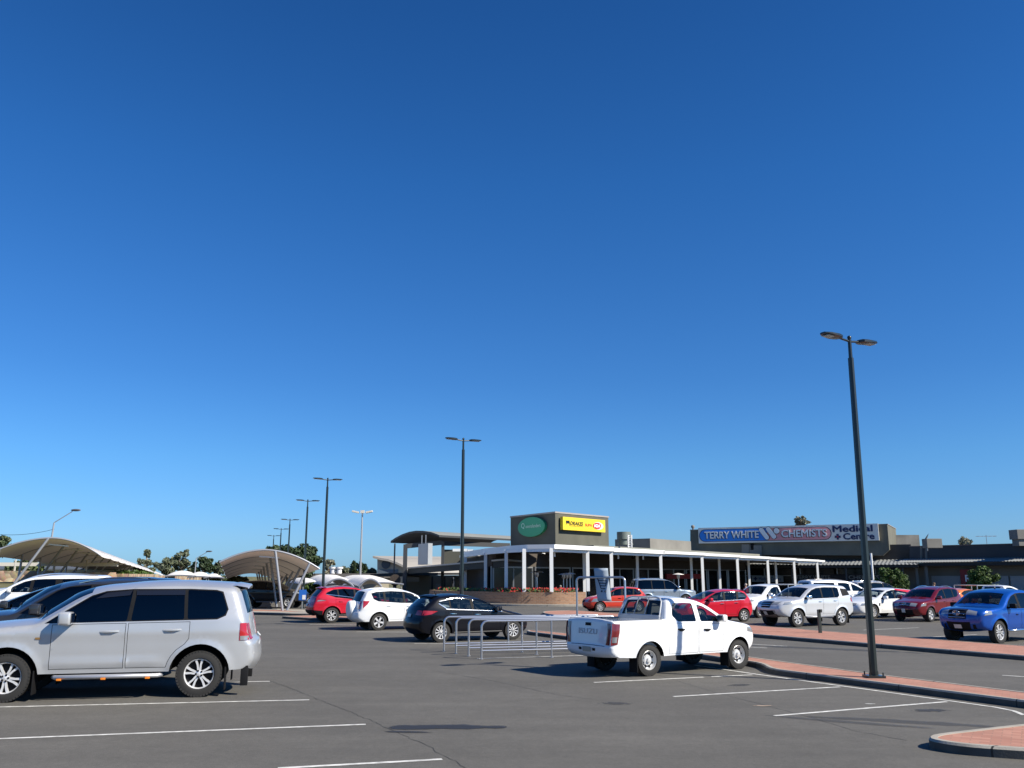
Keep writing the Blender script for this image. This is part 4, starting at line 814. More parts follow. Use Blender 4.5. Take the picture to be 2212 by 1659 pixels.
def island(name,poly,label,h=.13,kw=.11):
    ar=sum(poly[i][0]*poly[(i+1)%len(poly)][1]-poly[(i+1)%len(poly)][0]*poly[i][1] for i in range(len(poly)))
    poly=[np.array(p,float) for p in (poly if ar>0 else poly[::-1])]; r1=inset(poly,.025); r2=inset(poly,kw); n=len(poly)
    root=tag(empty(name),label,'traffic island',kind='structure'); mb=MB()
    rings=[[(p[0],p[1],-.05) for p in poly],[(p[0],p[1],h-.03) for p in poly],[(p[0],p[1],h) for p in r1],[(p[0],p[1],h) for p in r2],[(p[0],p[1],h-.03) for p in r2]]
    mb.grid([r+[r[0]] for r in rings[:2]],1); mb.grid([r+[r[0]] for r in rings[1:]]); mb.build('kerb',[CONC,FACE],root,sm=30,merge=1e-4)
    p=MB(); p.add([(q[0],q[1],h-.008) for q in r2],[tuple(range(n))]); p.build('paving',PAV,root); return root
g2_=lambda x,y:tuple(G(x,y))[:2]
def poly_of(pts,r=.5,seg=1.2): return [tuple(p) for p in roundpoly(pts,r)]
island('traffic_island',poly_of([(13.2,7.6),(8.8,15.75),(5.94,21.2),(6.10,22.6),(2.9,30.5),(.55,35.3),(.62,36.4),(3.1,32.4),(7.0,22.4),(7.95,20.0),(9.42,17.0),(14.6,8.0)],.45),'long narrow brick paved island under the nearest lamp post')
island('traffic_island',poly_of([(5.42,12.2),(5.62,12.56),(7.37,13.43),(9.55,14.2),(12.0,9.9),(8.6,10.75),(6.31,11.52),(5.7,11.8)],.35),'brick paved island with a rounded nose at the bottom right corner')
island('traffic_island',poly_of([(1.9,55.5),(1.75,52.6),(3.2,47.2),(8.94,33.6),(13.7,24.55),(19.5,13.8),(22.0,15.5),(13.95,31.5),(12.15,35.6),(8.9,43.3),(6.4,51.2),(3.9,57.0)],1.2),'wide brick paved island with a round end beyond the road')
island('traffic_island',poly_of([(-26,59.0),(-12.2,51.6),(-8.7,49.6),(-8.2,50.8),(-13.2,57.4),(-24,63.5)],.5),'pale kerbed island below the middle fabric canopy',.15,1.6)
island('traffic_island',poly_of([g2_(*p) for p in ((606,1336),(690,1341),(760,1342),(765,1337),(690,1334))],.25),'short kerbed island beside the bright red suv')
def stripe(a,b,w=.09,name='bay_line',z=.004,m=None,seg=1.2):
    a=Vector((a[0],a[1],0)); b=Vector((b[0],b[1],0)); d=(b-a).normalized(); s=Vector((-d.y,d.x,0))*w/2; n=max(1,int((b-a).length/seg)); P=[]
    for i in range(n+1):
        p=a+(b-a)*i/n; zz=float(terrain(p.x,p.y))+z; P.append([(p.x+s.x,p.y+s.y,zz),(p.x-s.x,p.y-s.y,zz)])
    return tag(MB().grid(P).build(name,m or LINE,fixn=False),kind='structure')
g2=lambda x,y:tuple(G(x,y))[:2]
for a,b in [((-60,1529),(668,1512)),((-60,1598.5),(790,1565)),((600,1660),(955,1640.5)),((430,1476),(583,1472)),((1283,1474.5),(1520,1463)),((1537,1462),(1625,1458)),((1455,1505),(1815,1484)),((1673,1546.5),(2045,1516)),
 ((1030,1423),(1265,1416)),((895,1390.5),(1120,1392)),((770,1365),(940,1366)),((668,1349),(800,1350.5)),((1560,1388),(1700,1396)),((1580,1396),(1657,1400)),((1865,1361),(1985,1356)),((1990,1377),(2110,1371)),((2165,1459),(2260,1465))]:
    stripe(g2(*a),g2(*b))
kp=[g2(x,y) for x,y in [(1500,1437),(1640,1457.5),(1880,1490.5),(2050,1514),(2150,1528),(2190,1536),(2212,1545)]]
for i in range(len(kp)-1): stripe(kp[i],kp[i+1],.08,'kerb_line')
# cracks, seam and stains in the asphalt
def ribbon(pts,w,name,m,z=.003,jit=.03,label=None):
    pts=[Vector((p[0],p[1],0)) for p in pts]; Q=[]
    for i in range(len(pts)-1):
        L=(pts[i+1]-pts[i]).length; k=max(1,int(L/.12))
        for j in range(k): Q.append(pts[i]+(pts[i+1]-pts[i])*j/k+Vector((random.gauss(0,jit),random.gauss(0,jit),0)))
    Q.append(pts[-1]); P=[]
    for i,p in enumerate(Q):
        t=(Q[min(i+1,len(Q)-1)]-Q[max(i-1,0)]).normalized(); s=Vector((-t.y,t.x,0))*w/2*random.uniform(.4,1.4); P.append([(p.x+s.x,p.y+s.y,z),(p.x-s.x,p.y-s.y,z)])
    return tag(MB().grid(P).build(name,m,fixn=False),kind='structure')
CRK=mat('crack',(.035,.035,.035),.9); CRK2=mat('seam',(.072,.072,.072),.9)
ribbon([g2(*p) for p in [(560,1462),(640,1492),(710,1520),(800,1556),(850,1580),(905,1602),(960,1632),(1010,1662)]],.011,'asphalt_crack',CRK,.003,.016)
ribbon([g2(*p) for p in [(1330,1440),(1420,1458),(1560,1500),(1640,1520),(1760,1552),(1850,1580),(1960,1600)]],.014,'asphalt_crack',CRK2,.003,.01)
ribbon([g2(*p) for p in [(930,1448),(1060,1470),(1200,1500),(1330,1518)]],.015,'asphalt_crack',CRK2,.003,.01)
def stain(name,c,rx,ry,rot,col,alpha,z,seed,rough=.6):
    m=bpy.data.materials.new(name); m.use_nodes=True; nt=m.node_tree; b=nt.nodes['Principled BSDF']; L=nt.links.new
    b.inputs['Base Color'].default_value=(*col,1); b.inputs['Roughness'].default_value=rough
    tc=N(nt,'ShaderNodeTexCoord'); n=N(nt,'ShaderNodeTexNoise',i_Scale=1.7 if rx>.4 else 11.,i_Detail=6.); n.noise_dimensions='4D'; n.inputs['W'].default_value=seed; L(tc.outputs['Object'],n.inputs['Vector'])
    mp=N(nt,'ShaderNodeMapping'); mp.inputs['Scale'].default_value=(1/rx,1/ry,0); L(tc.outputs['Object'],mp.inputs[0]); ln=N(nt,'ShaderNodeVectorMath',operation='LENGTH'); L(mp.outputs[0],ln.inputs[0])
    ad=N(nt,'ShaderNodeMath',operation='SUBTRACT'); L(n.outputs['Fac'],ad.inputs[0]); sc=N(nt,'ShaderNodeMath',operation='MULTIPLY'); sc.inputs[1].default_value=.62; L(ln.outputs['Value'],sc.inputs[0]); L(sc.outputs[0],ad.inputs[1])
    mr=N(nt,'ShaderNodeMapRange'); mr.inputs['From Min'].default_value=.0; mr.inputs['From Max'].default_value=.12; mr.inputs['To Max'].default_value=alpha; L(ad.outputs[0],mr.inputs['Value']); L(mr.outputs[0],b.inputs['Alpha'])
    o=MB().grid([[(-rx,-ry,0),(-rx,ry,0)],[(rx,-ry,0),(rx,ry,0)]]).build(name,m,fixn=False); o.location=(c[0],c[1],z); o.rotation_euler=(0,0,rot); return tag(o,kind='structure')
stain('oil_stain',g2(950,1571),1.0,.30,R_(3),(.03,.03,.032),.8,.006,1.)
stain('oil_stain',g2(890,1582),.45,.10,R_(-8),(.03,.03,.032),.65,.008,4.)
stain('oil_stain',g2(1600,1480),.5,.22,.4,(.05,.05,.05),.6,.006,21.); stain('oil_stain',g2(2010,1535),.4,.2,.2,(.05,.05,.05),.6,.006,23.); stain('oil_stain',g2(1330,1520),.35,.2,0.,(.055,.055,.055),.5,.006,25.)
stain('tyre_mark',g2(1960,1560),1.9,.22,R_(-22),(.075,.073,.07),.45,.006,2.3); stain('tyre_mark',g2(1830,1560),1.7,.16,R_(-30),(.075,.073,.07),.4,.008,7.7)
stain('tyre_mark',g2(1790,1402),3.6,.5,R_(-35),(.075,.075,.074),.45,.006,3.1); 0 and stain('tyre_mark',g2(1600,1500),2.,.6,R_(-20),(.08,.078,.075),.35,.005,5.1)
stain('spilt_paint',g2(1648,1525),.20,.07,R_(0),(.45,.34,.24),.9,.006,2.); stain('spilt_paint',g2(1880,1521),.13,.06,0.,(.55,.55,.5),.9,.006,9.)
0 and stain('tyre_mark',g2(420,1585),2.6,.5,R_(20),(.085,.083,.08),.3,.005,11.); 0 and stain('tyre_mark',g2(1150,1600),1.6,.9,R_(50),(.088,.087,.085),.3,.005,13.)
# ------------------------------------------------------------------ lamp posts
LAMPM=mat('black green lamp paint',(.010,.016,.015),.32,coat=.3); LENS=mat('lamp lens',(.35,.36,.34),.25)
LAMPGRP='black twin headed lamp posts'
def lamp(base,H,label,arm=(.87,.49),lean=0.):
    root=empty('lamp_post',base,label=label,cat='lamp post',group=LAMPGRP); root.rotation_euler=(0,lean,0); a=Vector((*arm,0)).normalized(); s=Vector((-a.y,a.x,0))
    mb=MB().tube([(0,0,.02),(0,0,H-.42)],[.088,.066],8); mb.build('pole',LAMPM,root,sm=30)
    MB().tube([(0,0,H-.44),(0,0,H+.06)],[.045,.04],10).sphere((0,0,H+.06),.05).build('spigot',LAMPM,root,sm=50)
    b=MB().box((0,0,.02),(.36,.36,.045))
    for i in(-1,1):
        for j in(-1,1): b.tube([(i*.14,j*.14,0),(i*.14,j*.14,.11)],.016,6)
    b.build('base_plate',LAMPM,root)
    for sg in(1,-1):
        p=MB().tube([(0,0,H-.03),a*sg*.36+Vector((0,0,H+.01))],.026,8); ar=p.build('arm',LAMPM,root,sm=50)
        o=a*sg; z=H+.02
        prof=[(.30,.055,.05),(.36,.13,.07),(.50,.165,.075),(.74,.15,.05),(.86,.08,.035)]
        vs=[];fs=[]
        for (d,w,h) in prof:
            c=o*d+Vector((0,0,z+.05*(d-.3)))
            for (q,hh) in((w,-h*.4),(w,h*.25),(w*.6,h*.6),(-w*.6,h*.6),(-w,h*.25),(-w,-h*.4),(-w*.5,-h*.6),(w*.5,-h*.6)): vs.append(c+s*q+Vector((0,0,hh)))
        for i in range(4):
            for j in range(8): fs.append((i*8+j,i*8+(j+1)%8,(i+1)*8+(j+1)%8,(i+1)*8+j))
        fs+=[tuple(range(8)),tuple(range(32,40))]
        hd=MB().add(vs,fs).build('lamp_head',LAMPM,root,sm=30)
        c=o*.66+Vector((0,0,z-.028)); u=o*.13; MB().add([c-u-s*.1,c+u-s*.085,c+u+s*.085,c-u+s*.1,c-u-s*.1+Vector((0,0,.02)),c+u-s*.085+Vector((0,0,.02)),c+u+s*.085+Vector((0,0,.02)),c-u+s*.1+Vector((0,0,.02))],[(0,1,2,3),(4,5,6,7),(0,1,5,4),(1,2,6,5),(2,3,7,6),(3,0,4,7)]).build('lens',LENS,hd)
    return root
def lamp_at(xb,xt,yt,Y,zb,label,**k):
    p=A(xt,yt,Y); H=p.z-zb; lamp((p.x,Y,zb),H,label,**k)
b=G(1888,1463,.125); t=A(1835,735,b.y)
lamp((b.x,b.y,.125),t.z-.125,'tall black lamp post with twin heads at right, nearest to the camera',lean=math.atan((t.x-b.x)/t.z)+.0)
lamp_at(0,1001,951,38.6,0.,'black twin headed lamp post rising behind the black hatchback, before the cafe')
lamp_at(0,708,1036,51,.1,'black twin headed lamp post rising behind the bright red suv')
lamp_at(0,665,1082,64,0.,'black twin headed lamp post before the dark broad tree, second tallest of its row')
lamp_at(0,626.5,1123,84,0.,'black twin headed lamp post above the dark broad tree, third in its far row')
lamp_at(0,607.5,1143,100,0.,'black twin headed lamp post over the dark broad tree, fourth in its far row')
lamp_at(0,591.5,1157.5,118,0.,'farthest and smallest black twin headed lamp post above the dark tree')
GALV=mat('galvanised pole',(.42,.43,.44),.45,.5)
def flood(px,ytop,Y,zb,label):
    p=A(px,ytop,Y); root=empty('light_pole',(p.x,Y,zb),label=label,cat='light pole'); H=p.z-zb
    MB().tube([(0,0,0),(0,0,H)],[.16,.09],8).build('pole',GALV,root,sm=40); m=mat('cream lamp housing',(.6,.56,.48),.5)
    MB().box((0,0,H),(.45,.3,.35)).build('bracket',m,root)
    for sx in(-1,1): MB().box((sx*.85,-.1,H-.02),(.85,.5,.22),0,Matrix.Rotation(R_(-sx*12),3,'Y')).build('lamp_head',m,root,bevel=.04)
flood(783,1105.5,110,0.,'tall pale pole with floodlights behind the white canopies')
def street(base,top,tip,Y,label):
    b=A(*base,Y); t=A(*top,Y); e=A(*tip,Y); root=empty('street_light',(b.x,Y,b.z),label=label,cat='street light',group='curved arm street lights'); o=b
    MB().tube([(0,0,0),t-o],[.11,.08],8).build('pole',GALV,root,sm=40); k=t+(e-t)*.72+Vector((0,0,.18))
    MB().tube([t-o,k-o,e-o-Vector((.5,0,0))],.05,6).build('arm',GALV,root,sm=40); MB().sphere(e-o-Vector((.25,0,0)),(.55,.2,.13)).build('lamp_head',mat('dark lamp',(.08,.08,.09),.5),root,sm=50)
street((110,1172),(117,1129),(169,1102),95,'street light with a bent arm above the left canopy'); street((420,1248),(424,1206),(455,1191),150,'street light with a bent arm beside the far gum trees')
cb=A(117,1143,95); pts=[]
for i in range(13): tt=i/12; q=A(-60,1145,95); pts.append(cb+(q-cb)*tt-Vector((0,0,1.6*4*tt*(1-tt)*.35)))
tag(MB().tube(pts,.02,4).build('power_line',BLACK),'thin cable sagging from the left street light','cable')
# ------------------------------------------------------------------ trolley bay
TUBE=mat('galvanised tube',(.56,.57,.60),.28,.85)
def rail(foot,label):
    root=empty('trolley_rail',foot,R_(90-75),label,'trolley rail','tubular rails of the trolley bay'); r=.031; L=5.0
    pts=[(0,0,0)]+[(.0,0,.84)]+[(.16-.16*cos(a),0,.84+.16*sin(a)) for a in np.linspace(.2,pi/2,6)]+[(L-.16+.16*sin(a),0,.84+.16*cos(a)) for a in np.linspace(0,pi/2-.2,6)]+[(L,0,.84),(L,0,0)]
    MB().tube(pts,r,10).build('hoop',TUBE,root,sm=50); MB().tube([(.02,0,.22),(L-.02,0,.22)],.026,10).build('lower_bar',TUBE,root,sm=50)
    MB().tube([(2.0,0,0),(2.0,0,.98)],.027,10).build('middle_post',TUBE,root,sm=50)
    MB().lathe([(0,.001),(0,.06),(.012,.06),(.012,.001)],12,'z').lathe([(0,.001),(0,.06),(.012,.06),(.012,.001)],12,'z',0,(2.0,0,0)).build('foot_plate',TUBE,root)
ft=[G(1040,1424),G(1012.3,1417.5),G(985,1412),G(959,1407)]
for p,l in zip(ft,['tubular trolley rail nearest the camera beside the white ute','tubular trolley rail, second from the camera in the trolley bay','tubular trolley rail, third from the camera in the trolley bay','tubular trolley rail closest to the black hatchback']): rail(p,l)
def trolley_sign():
    Y=28.0; a=A(1246.5,1300,Y); bq=A(1343,1300,Y); root=empty('trolley_bay_sign',(a.x,Y,0),label='grey trolley bay sign hanging in a tall tube frame behind the white ute',cat='sign')
    zt=A(1300,1239,Y).z; W=bq.x-a.x; r=.12; dl=Vector((W,-.9,0)); u=dl.normalized(); L=dl.length
    zl=A(1246,1247,Y).z; pts=[Vector((0,0,0)),Vector((0,0,zl-r))]+[u*(r-r*cos(t))+Vector((0,0,zl-r+r*sin(t))) for t in np.linspace(.3,pi/2,5)]+[u*(L-r+r*sin(t))+Vector((0,0,zl-r+r*cos(t))) for t in np.linspace(0,pi/2-.3,5)]+[u*L+Vector((0,0,zl-r)),u*L]
    MB().tube(pts,.032,10).build('frame',TUBE,root,sm=50)
    pm=mat('trolley sign panel',(.42,.49,.56),.4); P=[]
    cx=u*(L*.52); zt2=zl+.27; hh=.98
    for i in range(13):
        t=i/12; off=-.035*sin(t*pi*1.1)+.03; w=.235; c=cx+Vector((.10*t*t,0,zt2-hh*t)); nn=Vector((-u.y,u.x,0)); P.append([c-u*w+nn*(off-.02)*-1,c+u*w+nn*(off-.02)*-1])
    pan=MB().grid(P).build('panel',pm,root,sm=60); mod=pan.modifiers.new('thick','SOLIDIFY'); mod.thickness=.012
    dm=mat('dark sign print',(.02,.03,.06),.5); nn=Vector((u.y,-u.x,0)); 
    def pt(a_,b_):   # a_ across -1..1, b_ down 0..1
        i=b_*12; k=min(11,int(i)); f=i-k; q0=Vector(P[k][0])*(1-f)+Vector(P[k+1][0])*f; q1=Vector(P[k][1])*(1-f)+Vector(P[k+1][1])*f; return q0+(q1-q0)*((a_+1)/2)+nn*.02
    mb=MB()
    for q in [[(-.85,.27),(-.65,.27),(-.25,.62),(.35,.62)],[(-.5,.37),(.75,.38),(.45,.54),(-.32,.53)],[(-.42,.45),(.6,.46)]]: mb.tube([pt(*z) for z in q],.014,6)
    for q in((-.2,.70),(.33,.70)): mb.sphere(pt(*q),.03)
    mb.build('trolley_symbol',dm,root)
trolley_sign()
p=G(1772,1367,.125); b_=empty('bollard',p,label='short dark square bollard on the wide paved island',cat='bollard'); MB().box((0,0,.42),(.11,.11,.86)).build('post',mat('dark bollard paint',(.03,.04,.035),.5),b_,bevel=.01); MB().box((.05,-.04,.80),(.13,.03,.12)).build('reflector',mat('bollard tab',(.05,.055,.05),.5),b_)
c=G(1668,1360,.125); o=MB().lathe([(0,.001),(.0,1.25),(.006,1.25),(.006,.001)],36,'z').build('tree_pit_cover',PAV); o.location=(c.x,c.y,.121); tag(o,'round brick patch let into the wide paved island','paving patch')
# ------------------------------------------------------------------ buildings
def pA(x,y,p0,p1,off=0.):   # where the sight line through photo point (x,y) meets the vertical plane over plan line p0-p1
    r=Vector(ray(x,y)); d=Vector((p1[0]-p0[0],p1[1]-p0[1],0)).normalized(); n=Vector((d.y,-d.x,0))
    if n.y>0: n=-n
    q=Vector((p0[0],p0[1],0))+n*off; t=(q-Vector((0,0,H_))).dot(n)/r.dot(n); return Vector((0,0,H_))+r*t
def wallbox(mb,p,q,z0,z1,th,mi=0):
    p=Vector((p[0],p[1],0)); q=Vector((q[0],q[1],0)); d=(q-p).normalized(); n=Vector((d.y,-d.x,0)); 
    if n.y>0: n=-n
    mb.prism([p+Vector((0,0,z0)),q+Vector((0,0,z0)),q+Vector((0,0,z1)),p+Vector((0,0,z1))],-n*th,mi); return mb
OLIVE=mat('olive grey render',(.098,.096,.075),.85,var=.14,vscale=.7); OLIVE2=mat('dark olive cladding',(.036,.038,.033),.8,var=.1,vscale=.5); WHITE=mat('white canopy paint',(.80,.80,.79),.45,var=.03,vscale=.6)
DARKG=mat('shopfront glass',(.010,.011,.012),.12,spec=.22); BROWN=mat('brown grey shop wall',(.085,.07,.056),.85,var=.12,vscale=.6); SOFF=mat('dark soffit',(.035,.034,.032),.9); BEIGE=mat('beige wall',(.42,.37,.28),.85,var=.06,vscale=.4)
ROOFG=mat('grey green roof sheet',(.27,.27,.23),.5,var=.06,vscale=.4); ALUM=mat('aluminium frame',(.35,.36,.37),.4,.6); NAVYC=mat('navy grey cladding',(.030,.034,.042),.6,var=.1,vscale=.4); GREYB=mat('grey concrete',(.20,.19,.17),.85,var=.15,vscale=.5)
# --- white walkway canopy
E_=Vector((.592,.806,0)); BK_=Vector((-.806,.592,0))
def kpt(k): return Vector((8.67+5.41*k,76+7.37*k,0))
front=[A(1000,1195,91),A(1011,1192,88),A(1055,1184,78),A(1100,1179,72),A(1139,1177,69.4)]; front=[Vector((p.x,p.y,0)) for p in front]+[kpt(-1),kpt(0)]+[kpt(k) for k in range(1,7)]+[kpt(6.25)]
def can_z(i): return 4.62-.035*max(0,i-5)
wc=empty('walkway_canopy',front[4],label='white flat roofed walkway canopy on slim white columns round the cafe',cat='canopy'); W0=front[4]
def rel(p): return Vector(p)-Vector((W0.x,W0.y,0))
for i in range(len(front)-1):
    a,b=front[i],front[i+1]; D=14. if i<6 else 3.6
    ba,bb=(a+BK_*D,b+BK_*D)
    if i<4: ba=a+Vector((.25,1,0)).normalized()*D; bb=b+Vector((-.1 if i==3 else .1,1,0)).normalized()*D
    if i==4: ba=a+Vector((-.1,1,0)).normalized()*D; bb=b+Vector((-.1,1,0)).normalized()*D
    if i==5: ba=a+Vector((-.1,1,0)).normalized()*D; bb=b+BK_*10
    z=can_z(i); e=.0 if i<6 else .35; ext=(b-a).normalized()*e; th=.34 if i<7 else .27
    pts=[rel(p)+Vector((0,0,z-th)) for p in (a,b+ext,bb+ext,ba)]
    MB().prism(pts,(0,0,th-.004*i)).build('roof_panel',WHITE,wc)
    o=MB().beam(rel(a)+Vector((0,0,z-th-.12))+BK_*.35,rel(b)+Vector((0,0,z-th-.12))+BK_*.35,.12,.22).build('beam',WHITE,wc)
ZPL=A(1100,1278.5,70).z
cols=[(front[1],ZPL),(front[2],ZPL),(front[3],ZPL),(front[4],ZPL),(front[5],ZPL),(kpt(-.42),ZPL)]+[(kpt(k),0.) for k in range(0,7)]
for p,z0 in cols:
    q=p+BK_*.3; zt=4.3 if p.y<84 else 4.1
    MB().box(rel(q)+Vector((0,0,(z0+zt)/2)),(.27,.27,zt-z0)).build('column',WHITE,wc); 
for k in(0,1.05,2.35,3.15,4.1,5.1): 
    q=kpt(k)+BK_*3.0; MB().box(rel(q)+Vector((0,0,2.1)),(.25,.25,4.2)).build('column',WHITE,wc)
for i,p in enumerate([front[2],front[3]]): 
    q=p+Vector((1.2,4.5,0)); MB().box(rel(q)+Vector((0,0,2.4)),(.25,.25,3.8)).build('column',WHITE,wc)
for k in(-.85,-.3,.25,.75): 
    q=kpt(k)+BK_*.9; MB().box(rel(q)+Vector((0,0,3.92)),(.12,.12,.45)).build('lamp_bracket',WHITE,wc)
# --- cafe building behind the canopy (shaded shopfronts)
F0=kpt(-.3)+BK_*11; F1=kpt(6.2)+BK_*11; L0=A(1000,1245,104); L0=Vector((L0.x,L0.y,0))
cb=empty('cafe_building',F0,label='low dark fronted cafe and shop row behind the white canopy columns',cat='building')
def cr(p): return Vector(p)-Vector((F0.x,F0.y,0))
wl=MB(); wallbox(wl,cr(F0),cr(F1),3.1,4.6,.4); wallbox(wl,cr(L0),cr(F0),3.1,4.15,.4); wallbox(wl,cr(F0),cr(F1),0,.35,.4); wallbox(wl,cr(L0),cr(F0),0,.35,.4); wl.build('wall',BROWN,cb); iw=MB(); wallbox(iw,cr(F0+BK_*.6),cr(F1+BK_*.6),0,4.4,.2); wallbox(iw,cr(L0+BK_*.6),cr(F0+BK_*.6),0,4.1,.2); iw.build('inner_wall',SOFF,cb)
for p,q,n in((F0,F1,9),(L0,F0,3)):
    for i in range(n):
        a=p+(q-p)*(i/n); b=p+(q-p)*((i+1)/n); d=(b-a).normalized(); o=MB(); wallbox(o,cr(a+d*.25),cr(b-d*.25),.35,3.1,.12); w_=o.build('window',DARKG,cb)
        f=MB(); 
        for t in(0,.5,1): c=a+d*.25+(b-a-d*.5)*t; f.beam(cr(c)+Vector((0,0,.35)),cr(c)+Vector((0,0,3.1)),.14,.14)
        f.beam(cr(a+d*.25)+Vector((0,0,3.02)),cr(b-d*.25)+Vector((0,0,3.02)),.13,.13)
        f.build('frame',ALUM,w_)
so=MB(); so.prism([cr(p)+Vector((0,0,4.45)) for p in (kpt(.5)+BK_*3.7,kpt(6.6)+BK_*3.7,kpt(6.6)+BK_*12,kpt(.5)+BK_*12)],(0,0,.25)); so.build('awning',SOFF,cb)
pr=MB(); pr.prism([cr(p)+Vector((0,0,4.9)) for p in (kpt(1.6)+BK_*10.8,kpt(7.5)+BK_*10.8,kpt(7.5)+BK_*20,kpt(1.6)+BK_*20)],(0,0,.5)); pr.build('roof',ROOFG,cb)
pp=MB().tube([cr(kpt(1.2)+BK_*4.2)+Vector((0,0,4.0)),cr(kpt(6.4)+BK_*4.2)+Vector((0,0,4.0))],.16,8); pp.build('pipe',BLACK,cb)
a=pA(1404,1163,F0,F1,-3); b2=pA(1492,1163,F0,F1,-3); MB().prism([cr((a.x,a.y,5.3)),cr((b2.x,b2.y,5.3)),cr((b2.x,b2.y,a.z)),cr((a.x,a.y,a.z))],BK_*5).build('plant_screen',GREYB,cb)
# terrace tables area: dark umbrellas, heaters
def heater(px,ytop,Y,zb,label,top=None):
    p=A(px,ytop,Y); r=empty('patio_heater',(p.x,Y,zb),label=label,cat='patio heater',group='mushroom patio heaters'); H=p.z-zb; s=H/2.3
    m=mat('brushed steel',(.5,.5,.52),.3,.9); MB().lathe([(0,.001),(0,.24*s),(.5*s,.24*s),(.55*s,.05*s)],14,'z').build('base',m,r,sm=40); MB().tube([(0,0,.5*s),(0,0,H*.86)],.045*s,8).build('post',m,r,sm=40)
    MB().lathe([(H*.80,.06*s),(H*.86,.13*s),(H*.95,.13*s),(H*.96,.001)],14,'z').build('burner',m,r,sm=40); MB().lathe([(H*.955,.48*s),(H*.965,.47*s),(H,.16*s),(H*1.01,.001)],20,'z').lathe([(H*.955,.48*s),(H*.975,.3*s),(H*.98,.001)],20,'z').build('reflector',top or m,r,sm=40)
heater(1160,1233.5,76,0,'steel patio heater standing alone behind the red planter flowers'); heater(1217,1239,78,0,'patio heater at left of the crowded trio behind the planter'); heater(1224,1238,80,0,'patio heater in the middle of the crowded trio behind the planter'); heater(1231,1237.5,77,0,'patio heater at right of the crowded trio behind the planter')
heater(981,1245,92,0,'patio heater under the left end of the white canopy'); heater(1465,1238.5,80,0,'patio heater with a sunlit pale top behind the silver blue wagon',mat('pale heater top',(.75,.7,.62),.4))
def brolly(px,yt,Y,label):
    p=A(px,yt,Y); r=empty('closed_umbrella',(p.x,Y,0),label=label,cat='umbrella',group='folded umbrellas on the terrace'); H=p.z; MB().tube([(0,0,0),(0,0,H)],.05,8).build('pole',ALUM,r)
    MB().lathe([(H*.98,.03),(H*.9,.16),(H*.6,.22),(H*.42,.45),(H*.25,.36),(H*.2,.05)],9,'z').build('fabric',mat('dark umbrella cloth',(.02,.02,.022),.9),r,sm=20)
brolly(1037.5,1228,90,'folded dark umbrella under the white canopy, taller of the two'); brolly(1066,1246,94,'folded dark umbrella under the white canopy, shorter of the two')
# --- curved brick planter
arc=[A(927,1300,80),A(960,1303,76),A(1010,1306,73),A(1060,1307,70.8),A(1110,1307,69.6),A(1160,1307.5,69),A(1210,1307.5,68.7),A(1266,1307.5,69)]; arc=[(p.x,p.y) for p in arc]; arc=[tuple(p) for p in catmull([arc[0]]+arc+[arc[-1]],6,False)][6:-11] if False else arc
fine=[]
for i in range(len(arc)-1):
    p0=np.array(arc[max(i-1,0)]);p1=np.array(arc[i]);p2=np.array(arc[i+1]);p3=np.array(arc[min(i+2,len(arc)-1)])
    for k in range(6):
        t=k/6; fine.append(.5*((2*p1)+(p2-p0)*t+(2*p0-5*p1+4*p2-p3)*t*t+(3*p1-p0-3*p2+p3)*t**3))
fine.append(np.array(arc[-1]))
def planter():
    bm_=brick_mat(); n=len(fine); T=np.gradient(np.array(fine),axis=0); T/=np.linalg.norm(T,axis=1)[:,None]; NI=np.stack([-T[:,1],T[:,0]],1); 
    if NI[n//2][1]<0: NI=-NI
    o=[(p[0],p[1]) for p in fine]; i_=[(p[0]+q[0]*.45,p[1]+q[1]*.45) for p,q in zip(fine,NI)]; h=ZPL; s=np.concatenate([[0],np.cumsum(np.linalg.norm(np.diff(np.array(fine),axis=0),axis=1))])
    mb=MB(); P=[[(a[0],a[1],0),(a[0],a[1],h),(b[0],b[1],h),(b[0],b[1],0)] for a,b in zip(o,i_)]; mb.grid(P); k=len(mb.f); mb.f+= [(0,1,2,3),tuple((n-1)*4+j for j in range(4))]; mb.m+=[0,0]
    ob=mb.build('planter_wall',bm_); me=ob.data; uv=me.uv_layers.new(name='UVMap'); vv=[0,h,h+.45,2*h+.45]
    for pl in me.polygons:
        for li in pl.loop_indices: vi=me.loops[li].vertex_index; uv.data[li].uv=(s[vi//4],vv[vi%4])
    tag(ob,'curved low brick planter wall in front of the cafe terrace','wall')
    kb=MB(); kp=[(p[0]-q[0]*1.1,p[1]-q[1]*1.1) for p,q in zip(fine,NI)]
    kb.grid([[(a[0],a[1],0),(a[0],a[1],.14),(b[0],b[1],.14)] for a,b in zip(kp,o)]); tag(kb.build('footpath_kerb',CONC),'pale concrete kerb running round the brick planter','kerb',kind='structure')
    fl=MB(); 
    for j in range(2600):
        i=random.randrange(4,n-3); a=o[i]; b=NI[i]; t=random.uniform(.1,1.5); red=(i>n*.42 and random.random()<.34) or random.random()<.08
        if i<n*.2 or (n*.3<i<n*.42): 
            if random.random()<.6: continue
        z=h+random.uniform(-.02,.30 if red else .24); c=Vector((a[0]+b[0]*t+random.gauss(0,.2),a[1]+b[1]*t+random.gauss(0,.2),z)); u=Vector((random.gauss(0,1),random.gauss(0,1),random.gauss(0,1))).normalized(); v=u.orthogonal().normalized(); sz=random.uniform(.05,.11)
        fl.add([c-u*sz,c+v*sz*.7,c+u*sz,c-v*sz*.7],[(0,1,2,3)],1 if red else 0)
    tag(fl.build('flower_bed',[mat('flower leaves',(.06,.10,.025),.7),mat('red petals',(.42,.012,.016),.6)],fixn=False),'red flowers and green leaves growing along the brick planter','flowers',kind='stuff')
planter()
